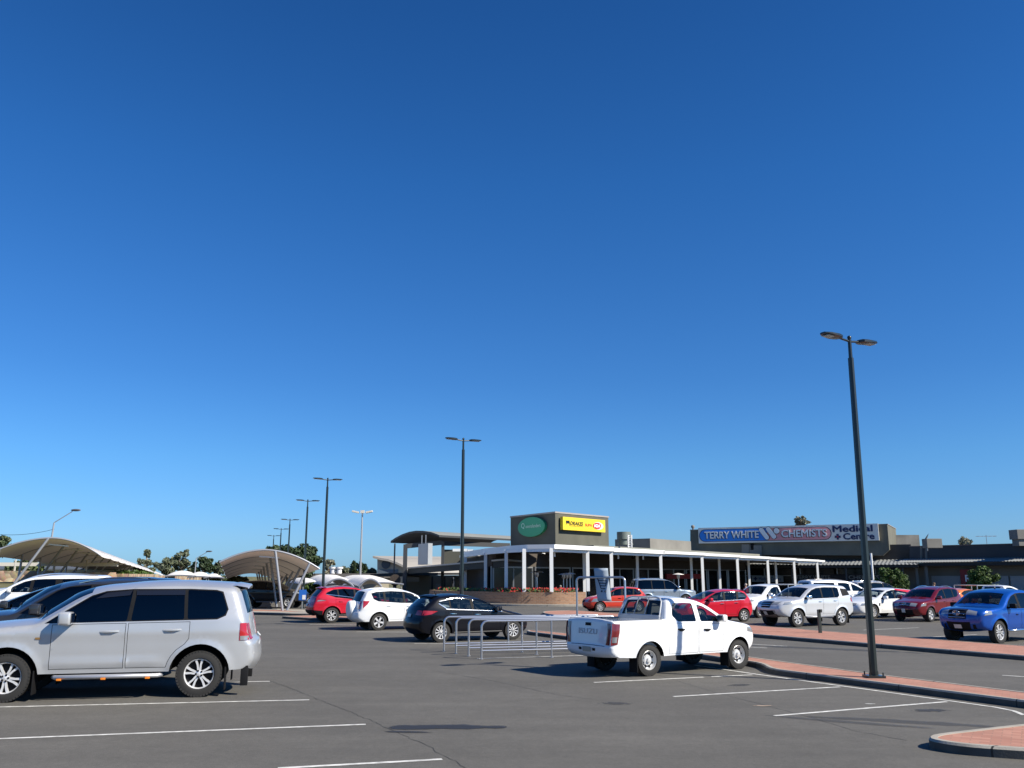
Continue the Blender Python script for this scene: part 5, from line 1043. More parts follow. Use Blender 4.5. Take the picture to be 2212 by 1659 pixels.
# --- sign tower
yT=92.; fc=A(1199.3,1108.2,yT); zt=fc.z; fcn=(fc.x,fc.y); lf=A(1103,1118,99.5); rt=A(1314,1118.3,99.5)
tw=empty('sign_tower',(fc.x,fc.y,0),label='square olive grey block carrying the green oval and yellow signs',cat='building'); rl=lambda p,z:Vector((p[0]-fc.x,p[1]-fc.y,z))
bk=(lf.x+rt.x-fc.x,lf.y+rt.y-fc.y); MB().prism([rl(p,3.9) for p in (fcn,(rt.x,rt.y),bk,(lf.x,lf.y))],(0,0,zt-3.9)).build('wall',OLIVE,tw)
cap=MB(); cen=Vector((0,(lf.y-fc.y),0)); q=[rl(p,zt+.002) for p in (fcn,(rt.x,rt.y),bk,(lf.x,lf.y))]; cc_=sum(q,Vector())/4; cap.prism([cc_+(p-cc_)*1.015 for p in q],(0,0,.16)); cap.build('parapet_cap',mat('grey cap',(.32,.29,.27),.6),tw)
# green oval sign
def oval():
    p0,p1=(lf.x,lf.y),fcn; c=pA(1147,1138.2,p0,p1,.35); ax=pA(1176,1136,p0,p1,.35)-pA(1118,1140.5,p0,p1,.35); u=ax.normalized(); u.z=0; u.normalize(); rx=ax.length/2; rz=(pA(1147,1117,p0,p1,.35)-pA(1147,1159.5,p0,p1,.35)).length/2; n=Vector((u.y,-u.x,0))
    root=empty('oval_sign',c,label='green oval sign on the shaded face of the olive block',cat='sign'); f=[u*rx*cos(t)+Vector((0,0,rz*sin(t))) for t in np.linspace(0,2*pi,41)[:-1]]
    MB().prism([p-n*.3 for p in f],n*.3).build('panel',mat('green sign face',(.035,.30,.13),.35),root,fixn=True); m=mat('pale green sign ink',(.55,.72,.58),.5)
    put_text(fit(mtext('ueenslanders',1.,.004),rx*1.10,rz*.36),'lettering',m,u*rx*.16+n*.02+Vector((0,0,rz*.10)),u,(0,0,1),root)
    put_text(fit(mtext('Q',1.,.004),rx*.26,rz*.60),'lettering',m,u*(-rx*.60)+n*.02+Vector((0,0,rz*.14)),u,(0,0,1),root)
oval()
def yellow():
    p0,p1=fcn,(rt.x,rt.y); tl=pA(1216,1116,p0,p1,.5); tr=pA(1307,1123,p0,p1,.5); bl=pA(1216,1144,p0,p1,.5); u=Vector((tr.x-tl.x,tr.y-tl.y,0)); W=u.length; u.normalize(); n=Vector((u.y,-u.x,0)); h=tl.z-bl.z
    root=empty('supermarket_sign',(tl.x,tl.y,bl.z),label='yellow rectangular supermarket sign on the sunlit face of the olive block',cat='sign'); Zv=Vector((0,0,1))
    MB().prism([n*-.35,u*W-n*.35,u*W-n*.35+Zv*h,Zv*h-n*.35],n*.35).build('panel',mat('yellow sign face',(.80,.58,.03),.35),root)
    k=mat('black sign ink',(.012,.01,.01),.5); r=mat('red sign ink',(.62,.03,.03),.5); w_=mat('white sign ink',(.85,.85,.85),.5); g=mat('blue grey sign ink',(.18,.24,.32),.5); o2=n*.015
    put_text(fit(mtext('DRAKES',1.,.004,offset=.03,shear=.25),W*.30,h*.30),'lettering',k,u*W*.310+Zv*h*.54+o2,u,(0,0,1),root); put_text(fit(mtext('SUPERMARKETS',1.,.003),W*.29,h*.075),'lettering',mat('gold sign ink',(.35,.25,.03),.5),u*W*.31+Zv*h*.33+o2,u,(0,0,1),root)
    put_text(fit(mtext('SUPA',1.,.004,offset=.02),W*.165,h*.22),'lettering',r,u*W*.590+Zv*h*.49+o2,u,(0,0,1),root)
    b=MB(); b.prism([u*W*.065+Zv*h*.5,u*W*.145+Zv*h*.5,u*W*.145+Zv*h*.72,u*W*.065+Zv*h*.72],n*.015); b.beam(u*W*.075+Zv*h*.5+o2,u*W*.062+Zv*h*.34+o2,.06,.01); b.beam(u*W*.135+Zv*h*.5+o2,u*W*.15+Zv*h*.34+o2,.06,.01); b.beam(u*W*.155+Zv*h*.5+o2,u*W*.13+Zv*h*.74+o2,.05,.01); b.build('easel_emblem',k,root)
    def ell(cx,cz,rx,rz,d,m,nm): MB().prism([u*(W*cx+rx*cos(t))+Zv*(h*cz+rz*sin(t))+n*d for t in np.linspace(0,2*pi,31)[:-1]],n*.008).build(nm,m,root)
    ell(.825,.48,W*.125,h*.30,.006,w_,'emblem_ring'); ell(.822,.48,W*.115,h*.275,.016,g,'emblem_ring'); ell(.810,.48,W*.112,h*.27,.026,w_,'emblem_ring'); ell(.795,.48,W*.10,h*.26,.036,r,'emblem_disc')
    put_text(fit(mtext('IGA',1.,.004,offset=.05,shear=.15),W*.15,h*.26),'lettering',w_,u*W*.792+Zv*h*.48+n*.055,u,(0,0,1),root)
yellow()
# --- vaulted entrance roof
def vault():
    ra=Vector((-8.0,98,0)); ax=Vector((7.2,9.5,0)).normalized(); cr_=Vector((-.797,.604,0)); root=empty('entrance_hall',(ra.x,ra.y,0),label='entrance hall with a dark curved vault roof at the left of the shops',cat='building')
    prof=[(0,6.62),(1.2,6.98),(2.4,7.15),(3.5,7.2),(4.6,7.1),(5.7,6.85),(6.7,6.5),(7.45,6.15)]; L=17
    top=[[cr_*s+ax*d+Vector((0,0,z+.02)) for s,z in prof] for d in(-.0,L)]; bot=[[cr_*s+ax*d+Vector((0,0,z-.20)) for s,z in prof] for d in(0,L)]
    MB().grid(top).build('roof',ROOFG,root,sm=40); m=MB(); m.grid(bot); m.grid([top[0],bot[0]]); m.grid([[p[0] for p in top],[p[0] for p in bot]]); m.grid([[p[-1] for p in top],[p[-1] for p in bot]]); m.build('soffit',mat('dark grey steel',(.045,.048,.052),.6),root,fixn=False)
    st=mat('dark grey steel',(.045,.048,.052),.6); R_0=Vector((ra.x,ra.y,0))
    def post(x,y0,y1,Y,w): a=A(x,y0,Y)-R_0; MB().beam((a.x,a.y,0),a,w,w).build('column',st,root)
    post(876,1176,0,100,.42); post(853,1174,0,104,.16); post(957,1170,0,100.5,.34)
    a=A(876,1180,100)-R_0; b=A(957,1172,100.5)-R_0; MB().beam(a,b,.3,.5).beam(A(957,1174,100.5)-R_0,A(1100,1178,108)-R_0,.3,.5).build('beam',st,root)
    p=A(960,1187,101.5); q=A(1110,1189,107); o=MB(); o.prism([Vector((p.x,p.y,p.z))-R_0,Vector((q.x,q.y,p.z))-R_0,Vector((q.x,q.y,3.2))-R_0,Vector((p.x,p.y,3.2))-R_0],(-.2,.3,0)); o.build('wall',OLIVE2,root)
    a=A(880,1225.4,100)-R_0; b=A(1089,1206.9,78)-R_0; m=MB(); m.prism([a,b,b+Vector((6,22,-.2)),a+Vector((2,9,-.2))],(0,0,-.14)); m.build('awning',mat('pale roof edge',(.42,.40,.36),.6),root)
    MB().prism([a+Vector((0.05,.15,-.15)),b+Vector((0.05,.15,-.15)),b+Vector((.05,.15,-.72)),a+Vector((.05,.15,-.72))],(.1,.3,0)).build('fascia',OLIVE2,root)
    a=A(800,1240,108)-R_0; b=A(876,1236.5,104)-R_0; MB().prism([a,b,b+Vector((3,9,0)),a+Vector((2,9,0))],(0,0,-.32)).build('awning',OLIVE2,root)
    p=A(876,1243,112)-R_0; q=A(1012,1243,108)-R_0; o=MB(); o.prism([p,q,Vector((q.x,q.y,0)),Vector((p.x,p.y,0))],(0,.3,0)); o.build('wall',mat('dim beige wall',(.30,.27,.20),.85,var=.06,vscale=.4),root)
    for x0,x1,y0,y1 in((880,920,1247,1257),(941,953,1261,1272),(985,1001,1262,1272)):
        p=A(x0,y0,111.3 if x0<900 else 109)-R_0; q=A(x1,y0,111 if x0<900 else 108.6)-R_0; z1=A(x1,y1,109).z; MB().prism([p,q,Vector((q.x,q.y,z1)),Vector((p.x,p.y,z1))],(0,.08,0)).build('window',mat('pale window glass',(.35,.37,.36),.2),root)
    for x in(934,961,979): p=A(x,1245,108.4)-R_0; MB().beam(p,(p.x,p.y,0),.2,.2).build('column',st,root)
    d=A(853,1253,100); m=MB().lathe([(0,.001),(0,.62),(.2,.62),(.2,.001)],24,'y'); o=m.build('round_hoarding',mat('dark brown panel',(.06,.045,.035),.8)); o.location=(d.x,d.y,d.z); o2=MB().beam((0,.1,-.4),(0,.1,-d.z),.35,.2).build('stem',mat('dark brown panel',(.06,.045,.035),.8),o); tag(o,'round dark brown disc on a stem under the low left awning','sign')
    lt=mat('white fluorescent batten',(.8,.8,.78),.4)
    for x0,x1,y in((978,998,1188.3),(999,1009,1188.3),(1010,1022,1190)): p=A(x0,y,97)-R_0; q=A(x1,y,97)-R_0; MB().beam(p,q,.25,.28).build('light_batten',lt,root)
vault()
def banner():
    a=A(903.7,1175.5,97.5); b=A(925,1173.5,94.5); c=A(934.5,1172.5,95.0); zb=A(903.7,1220,97.5).z; m=mat('grey banner face',(.30,.32,.34),.5,var=.04,vscale=.8); r=empty('banner_sign',(a.x,a.y,zb),label='tall pale grey sign box under the curved vault roof',cat='sign'); o=Vector((a.x,a.y,zb))
    d=Vector((c.x-b.x,c.y-b.y,0)); P=[Vector((a.x,a.y,zb))-o,Vector((b.x,b.y,zb))-o]; P+= [P[1]+d,P[0]+d]; MB().prism(P,(0,0,a.z-zb)).build('panel',m,r)
    for t in(.35,.75): MB().beam(P[0]+(P[1]-P[0])*t+Vector((0,.1,a.z-zb)),P[0]+(P[1]-P[0])*t+Vector((0,.1,a.z-zb+.9)),.1,.1).build('hanger',ALUM,r)
banner()
# --- beige hall with a curved roof, long low building
def beigehall():
    Y=150; r=empty('beige_building',A(850,1245,Y),label='beige hall with a curved grey roof behind the low awning',cat='building'); o=r.location.copy(); g=lambda x,y,Y_=Y:A(x,y,Y_)-o
    cv=[(822,1207),(840,1210),(858,1216),(874,1224),(888,1234),(893,1239)]
    MB().prism([g(815,1206)]+[g(*p) for p in cv]+[g(893,1262),g(815,1262)],(0,12,0)).build('wall',BEIGE,r)
    m=MB(); P=[[g(*p)+Vector((0,-.9,.15)) for p in [(807,1203)]+cv+[(902,1240)]],[g(p[0]+86,p[1]-1,Y)+Vector((8,10,.15)) for p in [(807,1203)]+cv+[(902,1240)]]]; m.grid(P); Q=[[p-Vector((0,0,.35)) for p in R__] for R__ in P]; m.grid(Q); m.grid([P[0],Q[0]]); m.build('roof',mat('warm grey roof',(.30,.28,.25),.5),r,fixn=False)
    MB().lathe([(0,.001),(0,.75),(.15,.75),(.15,.001)],18,'y').build('vent',mat('dark vent',(.05,.06,.07),.5),r).location=g(834,1219)+Vector((0,-.2,0))
    MB().box(g(838,1236)+Vector((0,-.05,0)),(3.4,.2,.9)).build('window',mat('hall window',(.1,.13,.16),.15),r)
beigehall()
def lowbuilding():
    Y=140; a=A(618,1238,Y); b=A(822,1237,Y); r=empty('low_building',(a.x,Y,0),label='long low grey roofed building beyond the white canopies',cat='building'); W=b.x-a.x
    MB().box((W/2,5,1.0),(W,10,2.0)).build('wall',mat('dim beige wall',(.30,.27,.20),.85,var=.06,vscale=.4),r); MB().box((W/2,4.6,2.32),(W+1.5,12,.62)).build('roof',mat('grey brown roof',(.15,.135,.12),.7),r)
    for x in(713,727):
        p=A(x,1238,Y); o=MB().lathe([(-.1,.42),(.7,.42),(.75,.62),(1.0,.62),(1.0,.001)],14,'z').build('roof_vent',mat('white vent',(.75,.75,.74),.4),sm=40); o.location=(p.x,Y+2,2.65); tag(o,'white cowl vent on the long low roof, '+('left' if x==713 else 'right')+' of the pair','vent','white cowl vents')
lowbuilding()
# --- chemist building
cp0=(27.5,138.); cp1=(52.4,125.)
def chemist():
    r=empty('chemist_building',(cp0[0],cp0[1],0),label='chemist shop with a heavy olive grey upper block and long capsule sign',cat='building'); o=Vector((cp0[0],cp0[1],0)); g=lambda x,y,off=0.:pA(x,y,cp0,cp1,off)-o
    u=Vector((cp1[0]-cp0[0],cp1[1]-cp0[1],0)).normalized(); n=Vector((u.y,-u.x,0)); Zv=Vector((0,0,1)); 
    if n.y>0: n=-n
    MB().prism([g(1491,1144.3),g(1916.6,1131.6),g(1921,1187.6),g(1907,1200),g(1491,1198)],-n*14).build('upper_block',mat('weathered olive concrete',(.135,.13,.10),.85,var=.22,vscale=.35),r)
    MB().prism([g(1490,1144.0,.1),g(1917.6,1131.2,.1),g(1917.6,1132.6,.1),g(1490,1145.6,.1)],-n*14.2).build('parapet_cap',mat('grey cap',(.32,.29,.27),.6),r)
    for x0,x1,y0,y1,mm in((1602,1618,1176,1199,GREYB),(1619,1645,1178,1199,GREYB),(1621,1628,1174,1188,BLACK)): MB().prism([g(x0,y0,.25),g(x1,y0,.25),g(x1,y1,.25),g(x0,y1,.25)],-n*.2).build('wall_panel',mm,r)
    # lower storey
    zs=g(1700,1200).z; L=(Vector((cp1[0],cp1[1],0))-o).length; a=-u*10-n*1.5; b=u*(L+3)-n*1.5
    m=MB(); m.prism([a+Zv*3.4,b+Zv*3.4,b+Zv*(zs+1.4),a+Zv*(zs+1.4)],-n*.5); m.build('wall',BROWN,r)
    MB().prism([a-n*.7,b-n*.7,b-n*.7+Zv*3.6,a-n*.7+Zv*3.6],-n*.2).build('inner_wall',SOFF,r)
    for i in range(8):
        p=a+(b-a)*(i/8)+u*.2; q=a+(b-a)*((i+1)/8)-u*.2; w_=MB().prism([p,q,q+Zv*3.4,p+Zv*3.4],-n*.1).build('window',DARKG,r); MB().beam(p+n*.05,p+n*.05+Zv*3.4,.15,.15).beam(p+Zv*2.3+n*.05,q+Zv*2.3+n*.05,.12,.12).build('frame',ALUM,w_)
    # corrugated awning
    za=pA(1800,1221,cp0,cp1,3.5).z; P=[]
    for i in range(160):
        s=-8+(L+12)*i/159; P.append([u*s+n*4+Zv*(za+.09*(i%2)),u*s-n*1.4+Zv*(za+.75+.09*(i%2))])
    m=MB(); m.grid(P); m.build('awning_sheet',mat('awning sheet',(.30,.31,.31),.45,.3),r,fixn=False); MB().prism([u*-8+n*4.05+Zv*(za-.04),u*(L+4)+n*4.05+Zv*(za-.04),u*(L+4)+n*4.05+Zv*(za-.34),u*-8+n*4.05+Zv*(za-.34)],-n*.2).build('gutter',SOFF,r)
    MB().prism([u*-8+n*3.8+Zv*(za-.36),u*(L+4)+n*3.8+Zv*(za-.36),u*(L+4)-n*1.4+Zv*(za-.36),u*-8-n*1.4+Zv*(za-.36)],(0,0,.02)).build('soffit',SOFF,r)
    for i in range(6): s=-6+i*(L+8)/5; MB().beam(u*s+n*3.6,u*s+n*3.6+Zv*(za-.36),.2,.2).build('column',st2,r)
    # big sign
    tl=g(1508,1140.5,.45); tr=g(1896,1128.4,.45); bl=g(1508,1174,.45); W=(tr-tl).length; uu=Vector((tr.x-tl.x,tr.y-tl.y,0)).normalized(); h=tl.z-bl.z; O=Vector((tl.x,tl.y,bl.z))+o
    sg=empty('rooftop_sign',O,label='long capsule shaped chemist sign with Medical Centre lettering',cat='sign'); N_=n
    MB().prism([-N_*.4,uu*W-N_*.4,uu*W-N_*.4+Zv*h,Zv*h-N_*.4],N_*.4).build('board',mat('cream sign board',(.78,.74,.66),.5,var=.05,vscale=.5),sg)
    def half(u0,u1,v0,v1,rl,rr_,m,d,nm):
        R=(v1-v0)*h/2; vc=(v0+v1)/2*h; P=[]
        if rl: P+=[uu*(u0*W+R+R*cos(t))+Zv*(vc+R*sin(t)) for t in np.linspace(pi/2,3*pi/2,13)]
        else: P+=[uu*(u0*W)+Zv*(v1*h),uu*(u0*W)+Zv*(v0*h)]
        if rr_: P+=[uu*(u1*W-R+R*cos(t))+Zv*(vc+R*sin(t)) for t in np.linspace(-pi/2,pi/2,13)]
        else: P+=[uu*(u1*W)+Zv*(v0*h),uu*(u1*W)+Zv*(v1*h)]
        MB().prism([p+N_*d for p in P],N_*.02).build(nm,m,sg)
    bl_=mat('blue sign paint',(.02,.22,.72),.4); pk=mat('pink sign paint',(.80,.33,.34),.4); wt=mat('white sign letters',(.86,.85,.82),.5); nv=mat('navy sign letters',(.012,.025,.10),.5); kk=mat('dark letter edge',(.02,.02,.022),.6)
    half(.004,.756,.09,.89,True,True,kk,.004,'capsule_outline'); half(.008,.405,.12,.86,True,False,bl_,.03,'capsule'); half(.405,.752,.12,.86,False,True,pk,.03,'capsule')
    for tx,uc,w_ in(('TERRY WHITE',.198,.318),('CHEMISTS',.608,.248)):
        me=mtext(tx,1.,.05,offset=.02); xs=[v.co.x for v in me.vertices]; ys=[v.co.y for v in me.vertices]; wd=max(xs)-min(xs); hh=max(ys)-min(ys); me.transform(Matrix.Diagonal((w_*W/wd,h*.46/hh,1,1))); k2=me.copy(); 
        put_text(k2,'letter_shadow',kk,uu*(uc*W-.10)+Zv*h*.455+N_*.10,uu,(0,0,1),sg); put_text(me,'lettering',wt,uu*uc*W+Zv*h*.49+N_*.20,uu,(0,0,1),sg)
    for (c0,c1,z0,z1,rad) in((.372,.402,.78,.30,.135),(.412,.442,.82,.34,.135),(.458,.4585,.70,.69,.17)):
        a_=uu*c0*W+Zv*z0*h; b__=uu*c1*W+Zv*z1*h; dd=(b__-a_); R=rad*h; dn=dd.normalized(); sn=dn.cross(N_)
        def cap(R,d,m,nm):
            P=[a_-dn*R*cos(t)*1.+sn*R*sin(t) for t in np.linspace(-pi/2,pi/2,11)]+[b__+dn*R*cos(t)-sn*R*sin(t) for t in np.linspace(-pi/2,pi/2,11)]
            MB().prism([p+N_*d for p in P],N_*.05).build(nm,m,sg)
        cap(R*1.18,.10,kk,'pill_outline'); cap(R,.18,wt,'pill')
    for tx,u0,u1,v0,v1 in(('Medical',.762,.972,.53,.93),('Centre',.815,.978,.07,.47)):
        me=mtext(tx,1.,.03,offset=.035); xs=[v.co.x for v in me.vertices]; ys=[v.co.y for v in me.vertices]; me.transform(Matrix.Translation((-(max(xs)+min(xs))/2,-(max(ys)+min(ys))/2,0))); me.transform(Matrix.Diagonal(((u1-u0)*W/(max(xs)-min(xs)),(v1-v0)*h/(max(ys)-min(ys)),1,1)))
        put_text(me,'lettering',nv,uu*(u0+u1)/2*W+Zv*(v0+v1)/2*h+N_*.04,uu,(0,0,1),sg)
    c=uu*.787*W+Zv*h*.26+N_*.03; MB().box(c,(.001,.001,.001)).prism([c+uu*i*h*.17+Zv*j*h*.065 for i,j in((-1,-1),(1,-1),(1,1),(-1,1))],N_*.04).prism([c+uu*i*h*.065+Zv*j*h*.17 for i,j in((-1,-1),(1,-1),(1,1),(-1,1))],N_*.045).build('cross_emblem',nv,sg); MB().prism([c+N_*.05+uu*h*.05*cos(t)+Zv*h*.05*sin(t) for t in np.linspace(0,2*pi,13)[:-1]],N_*.01).build('cross_centre',mat('red sign ink',(.62,.03,.03),.5),sg)
    # lower signs under the awning
    def lows(x0,x1,y0,y1,base,txt,tm,name,label,ts=.75,off=-1.0,tu=.5):
        p=pA(x0,(y0+y1)/2,cp0,cp1,off); q=pA(x1,(y0+y1)/2,cp0,cp1,off); zt_=pA(x0,y0,cp0,cp1,off).z; zb_=pA(x0,y1,cp0,cp1,off).z; w2=Vector((q.x-p.x,q.y-p.y,0)); e=empty(name,(p.x,p.y,zb_),label=label,cat='sign'); hh=zt_-zb_
        MB().prism([Vector((0,0,0)),w2,w2+Zv*hh,Zv*hh],-n*.15).build('board',base,e)
        for (t_,uc,wf,m_) in txt:
            me=mtext(t_,1.,.01,offset=.01); xs=[v.co.x for v in me.vertices]; ys=[v.co.y for v in me.vertices]; me.transform(Matrix.Translation((-(max(xs)+min(xs))/2,-(max(ys)+min(ys))/2,0))); me.transform(Matrix.Diagonal((wf*w2.length/(max(xs)-min(xs)),ts*hh/(max(ys)-min(ys)),1,1))); put_text(me,'lettering',m_,w2*uc+Zv*hh*.5+n*.03,w2,(0,0,1),e)
        return e,w2,hh
    gw=mat('grey white letters',(.45,.45,.45),.6); lows(1716,1905,1240.5,1253.5,mat('dark shop fascia',(.03,.032,.05),.6),[('TERRY WHITE',.22,.40,gw),('CHEMISTS',.80,.34,gw)],None,'shop_sign','dark shop sign with grey chemist lettering below the awning',.62)
    e,w2,hh=lows(1624,1692,1243.5,1257,mat('pale shop sign',(.42,.44,.46),.5),[('Medical Centre',.58,.70,mat('blue shop letters',(.06,.12,.30),.6))],None,'shop_sign','pale medical centre sign with a small cross below the awning',.55)
    c=w2*.12+Zv*hh*.5+n*.01; MB().prism([c+w2.normalized()*i*hh*.3+Zv*j*hh*.1 for i,j in((-1,-1),(1,-1),(1,1),(-1,1))],n*.04).prism([c+w2.normalized()*i*hh*.1+Zv*j*hh*.3 for i,j in((-1,-1),(1,-1),(1,1),(-1,1))],n*.045).build('cross_emblem',mat('navy sign letters',(.012,.025,.10),.5),e)
st2=mat('dark grey steel',(.045,.048,.052),.6)
chemist()
def redshop():
    p=pA(1440,1243,F0,F1,.3); q=pA(1516,1243,F0,F1,.3); zt_=pA(1440,1239.5,F0,F1,.3).z; zb_=pA(1440,1250.5,F0,F1,.3).z; w=Vector((q.x-p.x,q.y-p.y,0)); e=empty('shop_sign',(p.x,p.y,zb_),label='red shop fascia sign behind the canopy columns',cat='sign'); h=zt_-zb_
    n=-BK_; MB().prism([Vector((0,0,0)),w,w+Vector((0,0,h)),Vector((0,0,h))],BK_*.2).build('board',mat('red shop sign',(.42,.02,.03),.5),e)
redshop()
# --- shops at the far right
rp0=(58.,130.); rp1=(74.,110.)
rp0=A(1964.7,1245,124); rp1=A(2330,1245,108); rp0=(rp0.x,rp0.y); rp1=(rp1.x,rp1.y)
def shops():
    r=empty('shop_building',(rp0[0],rp0[1],0),label='flat roofed shop row with a deep dark fascia at the right edge',cat='building'); o=Vector((rp0[0],rp0[1],0)); g=lambda x,y,off=0.:pA(x,y,rp0,rp1,off)-o
    n=Vector((rp1[1]-rp0[1],-(rp1[0]-rp0[0]),0)).normalized(); 
    if n.y>0: n=-n
    u=Vector((rp1[0]-rp0[0],rp1[1]-rp0[1],0)).normalized(); Zv=Vector((0,0,1))
    MB().prism([g(1964.7,1180.5),g(2330,1171),g(2330,1211.5),g(1964.7,1215.5)],-n*16).build('fascia',NAVYC,r); MB().prism([g(1964,1179.6,.1),g(2331,1170,.1),g(2331,1171.4,.1),g(1964,1181.2,.1)],-n*16.2).build('parapet_cap',mat('rusty cap',(.22,.15,.13),.7),r)
    for x in(1990,2001): a=g(x,1182,.12); b=g(x,1214,.12); MB().beam(a,b,.28,.1).build('downpipe',GREYB,r)
    P=[]; a=g(1935,1216,2.4); b=g(2330,1211.5,2.4); 
    for i in range(120): t=i/119; p=a+(b-a)*t; P.append([p+Zv*(.10*(i%2)),p-n*2.3+Zv*(.5+.10*(i%2))])
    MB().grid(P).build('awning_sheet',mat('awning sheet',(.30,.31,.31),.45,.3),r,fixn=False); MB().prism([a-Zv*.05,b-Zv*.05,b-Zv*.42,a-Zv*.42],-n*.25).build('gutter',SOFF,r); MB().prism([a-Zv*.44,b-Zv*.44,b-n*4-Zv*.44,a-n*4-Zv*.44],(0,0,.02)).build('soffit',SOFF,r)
    za=a.z-.44; W=u*((Vector((rp1[0],rp1[1],0))-o).length); MB().prism([-n*.6-u*4,W-n*.6,W-n*.6+Zv*za,-n*.6-u*4+Zv*za],-n*.5).build('wall',mat('grey shop wall',(.21,.195,.17),.85,var=.1,vscale=.4),r)
    for x in(1982,2003): p=g(x,1262,1.8); MB().beam((p.x,p.y,0),(p.x,p.y,za),.35,.35).build('column',GREYB,r)
    for x0,x1 in((2012,2074),(2118,2178),(2182,2240)):
        p=g(x0,1247,-.45); q=g(x1,1247,-.45); zt_=g(x0,1244,-.45).z; w_=MB().prism([Vector((p.x,p.y,0)),Vector((q.x,q.y,0)),Vector((q.x,q.y,zt_)),Vector((p.x,p.y,zt_))],-n*.08).build('shutter',mat('pale roller shutter',(.36,.37,.38),.6),r)
        m=MB(); 
        for t in(.33,.56,.8): m.beam(Vector((p.x,p.y,zt_*t))+n*.02,Vector((q.x,q.y,zt_*t))+n*.02,.05,.07)
        m.build('rail',ALUM,w_)
    p=pA(2073,1230,rp0,rp1,.9); q=pA(2116,1230,rp0,rp1,.9); e=empty('shop_sign',(p.x,p.y,0),label='dark red shop sign panel half behind the right round tree',cat='sign'); w2=Vector((q.x-p.x,q.y-p.y,0)); MB().prism([Vector((0,0,.3)),w2+Zv*.3,w2+Zv*p.z,Zv*p.z],-n*.15).build('panel',mat('dark red panel',(.24,.015,.02),.5),e)
    me=mtext('R',1.2,.01,offset=.03); put_text(me,'lettering',mat('white sign ink',(.85,.85,.85),.5),w2*.36+Zv*1.9+n*.03,w2,(0,0,1),e)
shops()
# --- rooftop clutter
def roofthings():
    p=A(1348,1175,104); r=empty('roof_exhaust',(p.x,p.y,p.z-.1),label='grey green round exhaust cowl on the cafe roof',cat='vent'); s=(A(1363.4,1160,104).x-A(1333.2,1160,104).x)/2; h=A(1348,1147.3,104).z-p.z
    m=mat('grey green cowl',(.17,.20,.18),.5); MB().lathe([(0,s*.8),(h*.36,s*.8)],24,'z').lathe([(h*.42,s),(h,s),(h,s*.93),(h*.45,s*.9)],24,'z').build('cowl',m,r,sm=40)
    for a in(.6,2.6): MB().tube([(s*1.5*cos(a),-s*.3,0),(s*.8*cos(a),-s*.3,h*.3)],.07,6).build('stay',m,r)
    a=A(1357,1183,98); b=A(1364.5,1183,98); t=A(1357,1155.5,98); r=empty('roof_ladder',(a.x,a.y,a.z),label='white fixed ladder beside the round roof exhaust',cat='ladder'); W=b.x-a.x; hh=t.z-a.z; m=MB(); 
    for x in(0,W): m.tube([(x,0,0),(x,0,hh)],.08,6)
    for i in range(7): m.tube([(0,0,hh*(i+.5)/7),(W,0,hh*(i+.5)/7)],.05,5)
    m.build('frame',WHITE,r)
    p=A(2003,1180,118); r=empty('satellite_dish',(p.x,p.y,p.z-.6),label='satellite dish tilted on the right shop roof',cat='satellite dish'); MB().tube([(0,0,0),(0,0,1.5)],.06,6).build('mast',ALUM,r); dm=MB().lathe([(0,.001),(.06,.4),(.18,.8)],20,'y').build('dish',mat('dark dish',(.07,.08,.09),.5),r,sm=60); dm.location=(0,0,1.5); dm.rotation_euler=(R_(35),0,R_(70)); MB().tube([(0,0,1.4),(1.1,-.4,1.5)],.04,5).build('feed_arm',ALUM,r)
    p=A(2014,1179,116); o=MB().box((0,0,.6),(2.0,1.4,1.2)).build('roof_plant',GREYB,bevel=.05); o.location=(p.x,p.y,p.z-.3); tag(o,'small grey air conditioning box beside the satellite dish','air conditioner')
    p=A(2207,1174,112); r=empty('roof_exhaust',(p.x,p.y,p.z-.3),label='square grey exhaust hood on the shop roof at the right edge',cat='vent'); MB().box((0,0,.4),(1.5,1.5,.8)).build('base',GREYB,r); MB().box((0,0,1.4),(1.9,1.9,1.2)).build('hood',GREYB,r,bevel=.05)
    p=A(2132,1175,120); r=empty('tv_antenna',(p.x,p.y,p.z-.6),label='thin television antenna on the right shop roof',cat='antenna'); m=MB().tube([(0,0,0),(0,0,1.8)],.035,5).tube([(-1.4,0,1.6),(1.4,0,1.65)],.03,5)
    for i in range(5): m.tube([(-1.2+.6*i,-.4,1.62),(-1.2+.6*i,.4,1.62)],.02,4)
    m.build('mast',ALUM,r)
    p=A(1952,1182,136); r=empty('roof_plant_room',(p.x,p.y,p.z-1),label='grey rooftop plant room right of the chemist block',cat='building'); q=A(1985,1155,136); MB().box((0,2,1.4),(2*(q.x-p.x),4,q.z-p.z+1)).build('wall',mat('mottled grey wall',(.20,.19,.17),.8,var=.5,vscale=.5),r)
    p=A(1497,1143,139); r=empty('roof_aerial',(p.x,p.y,p.z),label='small grey whirly vent on the chemist roof corner',cat='vent'); MB().lathe([(-.2,.12),(.1,.14),(.3,.3),(.55,.26),(.65,.001)],14,'z').build('cowl',GREYB,r,sm=60)
    # white pole by the near lamp post
    p=A(1884,1195,80); b=A(1884.5,1234,80); o=MB().tube([(0,0,-2.2),(0,0,p.z-b.z)],.1,8).build('slim_pole',WHITE); o.location=(b.x,b.y,b.z); tag(o,'short white pole seen just right of the nearest lamp post','pole')
roofthings()
